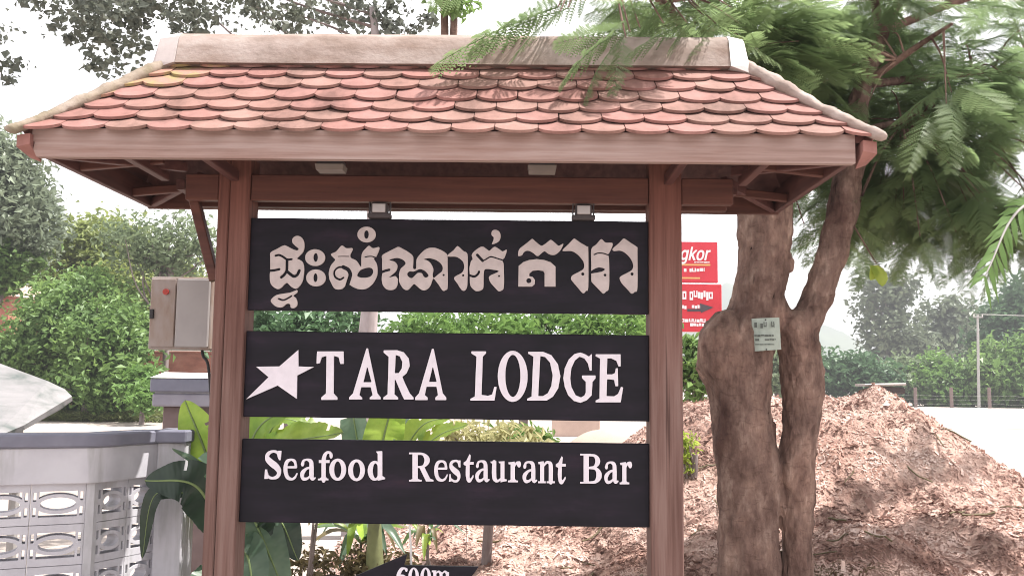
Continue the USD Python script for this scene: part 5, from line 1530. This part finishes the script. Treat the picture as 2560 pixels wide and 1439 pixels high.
def strap_plant(name, label, cat, px, py, Y, count, length, width, mats, seed, zbase=0.0, spread=1.0, stems=2):
    r = np.random.default_rng(seed)
    b0 = at(px, py, Y)
    t = thing(name, label, cat, (b0[0], b0[1], 0))
    hub = np.array([b0[0], b0[1], b0[2]])
    st = [tube([(hub[0] + r.normal() * 0.05, hub[1], -0.05), (hub[0] + r.normal() * 0.02, hub[1], hub[2] * 0.6), tuple(hub + r.normal(size=3) * 0.01)], [0.016, 0.013, 0.008], 6) for _ in range(stems)]
    obj('stem', st, M['bark_grey'], t, smooth=True)
    for i in range(count):
        az = 2 * math.pi * (i / count) + r.normal() * 0.3
        l = length * r.uniform(0.7, 1.15)
        d = np.array([math.cos(az), math.sin(az), 0]) * spread
        p1 = hub + d * l * 0.5 + np.array([0, 0, l * r.uniform(0.15, 0.5)])
        p2 = hub + d * l * 0.95 + np.array([0, 0, l * r.uniform(-0.35, 0.3)])
        bl, rib = blade(hub + r.normal(size=3) * 0.02, p1, p2, width * r.uniform(0.7, 1.2), (0.05, -0.4, 1), 0.3, nseg=9, seed=int(r.integers(99)))
        l_ = obj('leaf', bl, mats[int(r.integers(len(mats)))], t, smooth=True)
    return t


strap_plant('dracaena', 'striped long-leaved plant just left of the hanging arrow sign', 'plant', 905, 1350, 6.6, 16, 0.38, 0.07, [M['banana'], M['banana_grey'], M['banana_bright'], M['dry_leaf']], 5)
strap_plant('dracaena', 'small green and yellow leaved plant behind the cord of the arrow sign', 'plant', 1065, 1350, 6.9, 12, 0.26, 0.045, [M['banana'], M['banana_bright'], M['banana_grey'], M['dry_leaf']], 6)
strap_plant('dracaena', 'thin-stemmed plant beside the banana leaves below the lowest board', 'plant', 790, 1290, 6.2, 9, 0.3, 0.06, [M['banana'], M['dry_leaf']], 8)
bush('dry_shrub', 'low brownish shrub under the boards behind the arrow sign', 'shrub', [B(840, 1440, 6.4, 130, 90, 70), B(950, 1440, 6.5, 90, 70, 60)], 130, 14, 0.06, 0.055, M['dry_leaf'], 31)
bush('cream_shrub', 'cream and green variegated shrub between the two lower boards', 'shrub', [B(1170, 1130, 7.4, 90, 80, 75), B(1260, 1120, 7.5, 80, 70, 60)], 90, 14, 0.07, 0.10, M['cream_leaf'], 32, aspect=4)
bush('green_shrub', 'leafy green shrub right of the cream one between the lower boards', 'shrub', [B(1290, 1110, 8.6, 70, 70, 50), B(1345, 1105, 8.8, 40, 50, 35)], 60, 14, 0.07, 0.09, M['bush_green'], 33, aspect=3.5)
bush('heap_weed', 'yellow-green weed growing on the heap beside the right post', 'weed', [B(1722, 1135, 8.3, 16, 20, 55)], 24, 10, 0.035, 0.06, M['yellow_leaf'], 34, aspect=3)
bush('small_shrub', 'small green shrub behind the right post under the red roadside sign', 'shrub', [B(1720, 900, 14, 60, 60, 55), B(1735, 960, 14, 45, 60, 30)], 70, 14, 0.14, 0.16, M['bush_green'], 35)

#@@BACKGROUND
# pink wall and pale mound seen through the lower gap
pw = thing('pink_wall', 'low pinkish wall far behind the gap between the lower boards', 'wall', (at(1440, 1060, 30)[0], 30, 0))
obj('wall_face', bx(at(1380, 1060, 30)[0], at(1500, 1060, 30)[0], 30, 30.3, -0.1, at(1440, 1040, 30)[2], 0.02), M['soil_wall'], pw)
pm_ = at(1540, 1068, 18)
mo = thing('pale_mound', 'small pale soil mound seen through the lower gap beside the right post', 'mound', (pm_[0], 18, 0))
mr = trimesh.creation.icosphere(4, 1.0); mv = mr.vertices * np.array([1.15, 1.0, max(0.25, pm_[2])])
mv[:, 2] = np.maximum(mv[:, 2], -0.05); mv += ((meshkit.fbm(mv * 3, 3) - 0.5) * 0.15)[:, None] * np.array([1, 1, 0.6])
obj('mound_body', (mv + np.array([pm_[0], 18, 0]), mr.faces), M['soil_wall'], mo, smooth=True)

# left background
bush('round_bush', 'big yellow-green bush left of the left post, above the lattice wall', 'bush', [B(180, 860, 38.88, 175, 150, 160), B(270, 900, 37.26, 110, 120, 120), B(70, 880, 38.88, 110, 120, 90), B(300, 960, 37.5, 90, 80, 60), B(230, 760, 39.69, 120, 120, 90), B(300, 830, 38.07, 90, 100, 90)], 620, 30, 0.421, 0.275, M['bush_green'], 51, bark=M['bark_grey'], wood=0.096)
bush('olive_bush', 'olive-green spreading tree behind the big bush at the left', 'tree', [B(240, 615, 48.6, 110, 120, 70), B(300, 650, 48.6, 120, 120, 85), B(200, 680, 48.6, 100, 120, 80), B(410, 690, 48.6, 90, 100, 60), B(350, 740, 46.98, 130, 120, 80)], 480, 26, 0.551, 0.356, M['bush_olive'], 52, wood=0.128)
bush('leafy_shrub', 'bright green leafy shrub at the left edge under the dark tree', 'shrub', [B(20, 650, 42.12, 90, 90, 55), B(-60, 680, 42.12, 90, 90, 80)], 170, 24, 0.405, 0.421, M['bush_green'], 53, wood=0.08)
bush('tall_tree', 'tall grey-green tree at the left edge beneath the roof corner', 'tree', [B(0, 470, 42, 110, 110, 130), B(70, 560, 42, 90, 100, 80), B(-110, 480, 42, 140, 120, 160), B(20, 400, 42, 60, 80, 70)], 520, 26, 0.5, 0.34, M['tree_haze'], 54, wood=0.16)
bush('sparse_tree', 'pale thin-leaved tree with sky showing through beside the left post', 'tree', [B(330, 600, 40, 90, 90, 70), B(460, 590, 40, 90, 90, 70), B(400, 640, 40, 110, 90, 70), B(520, 610, 40, 60, 80, 60)], 190, 16, 0.42, 0.24, M['tree_pale'], 55, wood=0.07, shell=0.2)
bush('wall_creeper', 'dark brownish creeper at the foot of the big bush by the red wall', 'shrub', [B(150, 960, 40.5, 90, 60, 40), B(230, 985, 38.88, 90, 60, 45)], 120, 20, 0.324, 0.243, M['tree_deep'], 56, wood=0.064)
bush('hedge_bush', 'small bright green bush beside the grey gate pillar', 'bush', [B(350, 960, 35.64, 40, 50, 45), B(365, 990, 34.02, 40, 50, 35)], 90, 18, 0.259, 0.243, M['hedge'], 57, wood=0.048)
hr = thing('red_roof', 'corner of a pinkish house roof behind the bushes at the left edge', 'roof', tuple(at(-60, 740, 56) * np.array([1, 1, 0])))
a_, b_ = at(-420, 690, 56), at(34, 722, 56)
obj('roof_slope', hullp([(a_[0], 56, b_[2] - 0.4), (b_[0], 56, b_[2] - 0.4), (a_[0], 59, b_[2] + 0.5), (b_[0] - 0.6, 59, b_[2] + 0.5), (b_[0], 62, b_[2] - 0.4), (a_[0], 62, b_[2] - 0.4)]), M['soil_wall'], hr)
obj('wall_face', bx(a_[0], b_[0] - 0.5, 56.5, 61.5, -0.1, b_[2] - 0.38), M['red_wall'], hr)
# grass strip under the bushes
r_ = np.random.default_rng(8)
gp_ = np.c_[r_.uniform(at(-300, 1000, 40)[0], at(620, 1000, 40)[0], 9000), r_.uniform(36.5, 43, 9000), np.zeros(9000)]
gp_[:, 2] = r_.uniform(0.02, 0.3, 9000)
v_, f_ = leaf_quads(gp_, 0.6, r_, 0.1, 9, 0.05)
obj('grass', (v_, f_), M['grass'], None, label='strip of dry grass in front of the red wall at the left', cat='grass', kind='stuff')

# behind the boards
bush('middle_bush', 'dark green bush behind the left half of the gap under the Khmer board', 'bush', [B(700, 830, 22, 120, 120, 95), B(840, 850, 22, 110, 110, 90), B(640, 860, 22, 80, 100, 100)], 260, 24, 0.24, 0.2, M['tree_deep'], 61, wood=0.05)
bush('light_bush', 'light green bush behind the right half of the gap under the Khmer board', 'bush', [B(1080, 840, 20, 110, 110, 70), B(1230, 840, 20, 110, 110, 70), B(1380, 860, 21, 110, 110, 80), B(1540, 850, 20, 120, 110, 80)], 360, 22, 0.22, 0.22, M['hedge'], 62, wood=0.05, aspect=3.2)
YU = 10.0
tp = [at(905, 1010, YU), at(922, 800, YU), at(935, 640, YU), at(930, 540, YU), at(925, 420, YU), at(935, 250, YU), at(940, 120, YU), at(930, 20, YU)]
tk = [(tp[0][0] - 0.05, YU, -0.1, 0.14)] + [(*p, r) for p, r in zip(tp, (0.12, 0.095, 0.07, 0.055, 0.06, 0.07, 0.05, 0.035))]
rt = bush('round_leaf_tree', 'small-leaved dark tree spreading over the left half of the roof', 'tree',
          [B(330, 60, 9.6, 240, 200, 75), B(270, 140, 9.4, 70, 70, 60), B(300, 185, 9.3, 55, 60, 30), B(160, 30, 9.6, 120, 120, 40), B(10, 160, 9.4, 50, 60, 75), B(30, 215, 9.4, 40, 40, 40), B(430, 20, 9.7, 180, 150, 60), B(700, 30, 9.8, 110, 120, 45), B(760, 55, 9.6, 60, 60, 45), B(890, 30, 10, 120, 120, 50), B(1010, 60, 10, 80, 80, 60), B(560, -90, 10, 520, 400, 90), B(250, -110, 10, 420, 380, 90), B(-150, 40, 10, 150, 200, 150)],
          560, 14, 0.085, 0.082, M['leaf_dark'], 63, trunk=tk, bark=M['bark_pale'], branch=M['bark_grey'], aspect=1.3, shell=0.3, reach=2.6)
for pts_ in ([(930, 440), (1040, 330), (1104, 180), (1112, 90), (1108, 0), (1095, -140)], [(932, 420), (1060, 310), (1125, 180), (1134, 90), (1136, 0), (1150, -140)]):
    s_ = spline([at(x, y, YU - 0.4 * k_ / 5) for k_, (x, y) in enumerate(pts_)], 24)
    obj('limb', tube(s_, np.linspace(0.055, 0.036, len(s_)), 8), M['bark'], rt, smooth=True)
P, o_, _c, _s = clump_points([B(1120, -110, 9.5, 130, 100, 70), B(1140, 5, 9.4, 60, 50, 16)], 60, 12, 0.09, np.random.default_rng(9), 0.2)
obj('crown', leaf_quads(P, 0.13, np.random.default_rng(10), 0.4, 2.2), M['bush_green'], rt, kind='stuff', label='fresher green leaves on the two thin stems')

# right background
bush('grey_tree', 'taller of two hazy grey-green trees right of the trunks, with a gappy top', 'tree', [B(2210, 760, 140, 60, 60, 60), B(2230, 830, 140, 80, 80, 70), B(2250, 720, 140, 40, 50, 40), B(2190, 700, 140, 40, 40, 30), B(2260, 890, 140, 110, 80, 50)], 330, 20, 1.3, 0.86, M['tree_grey'], 71, wood=0.3)
bush('grey_tree', 'rounder hazy grey-green tree left of the thin white pole', 'tree', [B(2370, 820, 145, 70, 70, 70), B(2350, 880, 145, 100, 80, 60), B(2400, 790, 145, 45, 50, 50), B(2420, 870, 145, 50, 60, 60)], 330, 20, 1.3, 0.86, M['tree_grey'], 72, wood=0.3)
bush('deep_green_tree', 'dense deep green tree at the right edge behind the pole', 'tree', [B(2545, 790, 112, 70, 70, 75), B(2500, 850, 112, 70, 70, 80), B(2560, 740, 112, 55, 60, 60), B(2600, 820, 112, 90, 90, 130), B(2480, 770, 112, 25, 30, 30), B(2540, 900, 109, 90, 80, 70)], 420, 22, 1.05, 0.74, M['tree_deep'], 73, wood=0.25)
bush('teal_bush', 'dark blue-green bushes left of the heap top beside the trunk', 'bush', [B(2080, 940, 95, 60, 60, 55), B(2150, 935, 95, 60, 60, 40), B(2190, 950, 93, 50, 50, 35), B(2020, 930, 95, 60, 60, 50)], 260, 22, 0.82, 0.6, M['tree_deep'], 74, wood=0.15)
for kx, (x, y, rx, rz, mt, sd, lab) in enumerate([(2260, 935, 55, 38, 'tree_pale', 81, 'pale green shrub above the plank on the heap'), (2330, 940, 55, 58, 'hedge', 82, 'bright shrub behind the leftmost fence posts'), (2410, 965, 60, 42, 'hedge', 83, 'green shrub left of the white pole, behind the fence'),
                                                   (2490, 925, 55, 85, 'bush_green', 84, 'fresh green shrub right of the white pole, behind the fence'), (2570, 925, 70, 95, 'hedge', 85, 'green shrub at the right edge behind the fence')]):
    bush('roadside_shrub', lab, 'shrub', [B(x, y, 97 - kx, rx, 50, rz), B(x + 15, y + 30, 96 - kx, rx, 50, rz * 0.8), B(x - 20, y + 25, 95 - kx, rx * 0.7, 50, rz * 0.7)], 170, 20, 0.78, 0.62, M[mt], sd, wood=0.08, group='shrubs along the far fence')
bush('far_shrub', 'hazy shrub seen in the gap between the two trunks', 'shrub', [B(1940, 930, 60, 40, 40, 60)], 90, 18, 0.5, 0.4, M['tree_pale'], 86, wood=0.08)

fn = thing('roadside_fence', 'wire fence on grey posts along the foot of the far shrubs', 'fence', (at(2380, 1000, 88)[0], 88, 0))
fpts = []
for x in (2200, 2290, 2380, 2475, 2640):
    p = at(x, 1000, 88)
    fpts.append(p[0])
    obj('post', bx(p[0] - 0.13, p[0] + 0.13, 88, 88.2, -0.1, at(x, 968, 88)[2], 0.01), M['grey_post'], fn)
for h in (0.35, 0.75, 1.1):
    obj('wire', tube([(fpts[0], 87.98, h), (fpts[-1], 87.98, h)], 0.004, 4), M['grey_metal'], fn)

up_ = thing('utility_pole', 'thin white utility pole standing before the far right trees', 'utility pole', (at(2442, 900, 90)[0], 90, 0))
pxx = at(2444, 785, 90)
obj('shaft', tube([(at(2444, 940, 90)[0], 90, -0.2), (pxx[0], 90, pxx[2])], [0.15, 0.10], 10), M['pole'], up_, smooth=True)
obj('crossarm', bx(pxx[0] - 0.45, pxx[0] + 0.45, 89.85, 89.95, pxx[2] - 0.35, pxx[2] - 0.22, 0.01), M['grey_metal'], up_)
for s in (-0.4, 0.4):
    obj('insulator', tube([(pxx[0] + s, 89.9, pxx[2] - 0.22), (pxx[0] + s, 89.9, pxx[2] - 0.02)], 0.05, 8), M['whitewash'], up_)
for s, dz in ((-0.4, 0), (0.4, 0.02)):
    q = spline([(pxx[0] + s, 89.9, pxx[2] - 0.02 + dz), (pxx[0] + 9, 87, pxx[2] - 0.4 + dz), (pxx[0] + 21, 84, pxx[2] - 0.2 + dz)], 16)
    obj('wire', tube(q, 0.022, 5), M['grey_metal'], up_)

# palm whose frond hangs in at the right edge
pl = thing('palm', 'palm with a long drooping frond hanging in at the right edge', 'palm', (at(2760, 900, 5.6)[0], 5.6, 0))
pb_ = at(2760, 480, 5.6)
obj('trunk', tube([(pb_[0], 5.6, -0.1), (pb_[0] + 0.03, 5.6, 1.2), (pb_[0], 5.6, pb_[2])], [0.09, 0.08, 0.07], 10), M['bark_grey'], pl, smooth=True)


def palm_frond(b, m_, t_, nl, ll, seed):
    r = np.random.default_rng(seed)
    c = spline([at(*b), at(*m_), at(*t_)], 40)
    ms = [tube(c, np.linspace(0.012, 0.004, len(c)), 6)]
    tg = np.gradient(c, axis=0); tg /= np.linalg.norm(tg, axis=1, keepdims=True)
    vs, fs, o = [], [], 0
    for i in np.linspace(4, len(c) - 1, nl).astype(int):
        s0 = np.cross(tg[i], [0.2, -1, 0.2]); s0 /= np.linalg.norm(s0)
        for s in (-1, 1):
            d = tg[i] * 0.75 + s0 * s * 0.75 + np.array([0, 0, -0.35]) + r.normal(size=3) * 0.08
            d /= np.linalg.norm(d)
            wv = np.cross(d, [0, -1, 0.3]); wv /= np.linalg.norm(wv)
            l = ll * r.uniform(0.8, 1.1)
            p = c[i]
            vs += [p + wv * 0.006, p - wv * 0.006, p + d * l * 0.5 - wv * 0.012, p + d * l * 0.5 + wv * 0.012, p + d * l + np.array([0, 0, -0.03])]
            fs += [(o, o + 1, o + 2), (o, o + 2, o + 3), (o + 3, o + 2, o + 4)]; o += 5
    return ms, (np.array(vs), np.array(fs))


for k_, (b, m_, t_) in enumerate((((2755, 480, 5.6), (2560, 515, 5.3), (2462, 690, 5.1)), ((2765, 480, 5.6), (2640, 340, 5.5), (2590, 520, 5.4)), ((2770, 480, 5.6), (2860, 350, 5.7), (2950, 600, 5.8)))):
    ms, lv_ = palm_frond(b, m_, t_, 26, 0.16, k_)
    fr_ = obj('frond', lv_, M['hedge'], pl)
    obj('rachis', ms, M['pole'], fr_, smooth=True)
# ------------------------------------------------------------------ haze
hz = usdkit.material(stage, L('haze_air'), {'v': ('principled_volume', {'color': (0.93, 0.95, 1.0), 'density': 0.0008, 'anisotropy': 0.2})}, [], volume='v.volume')
obj('haze', bx(-3100, 3100, -400, 3100, -4.0, 150.0), hz, None, label='thin bright haze over the whole place', cat='haze', kind='stuff')
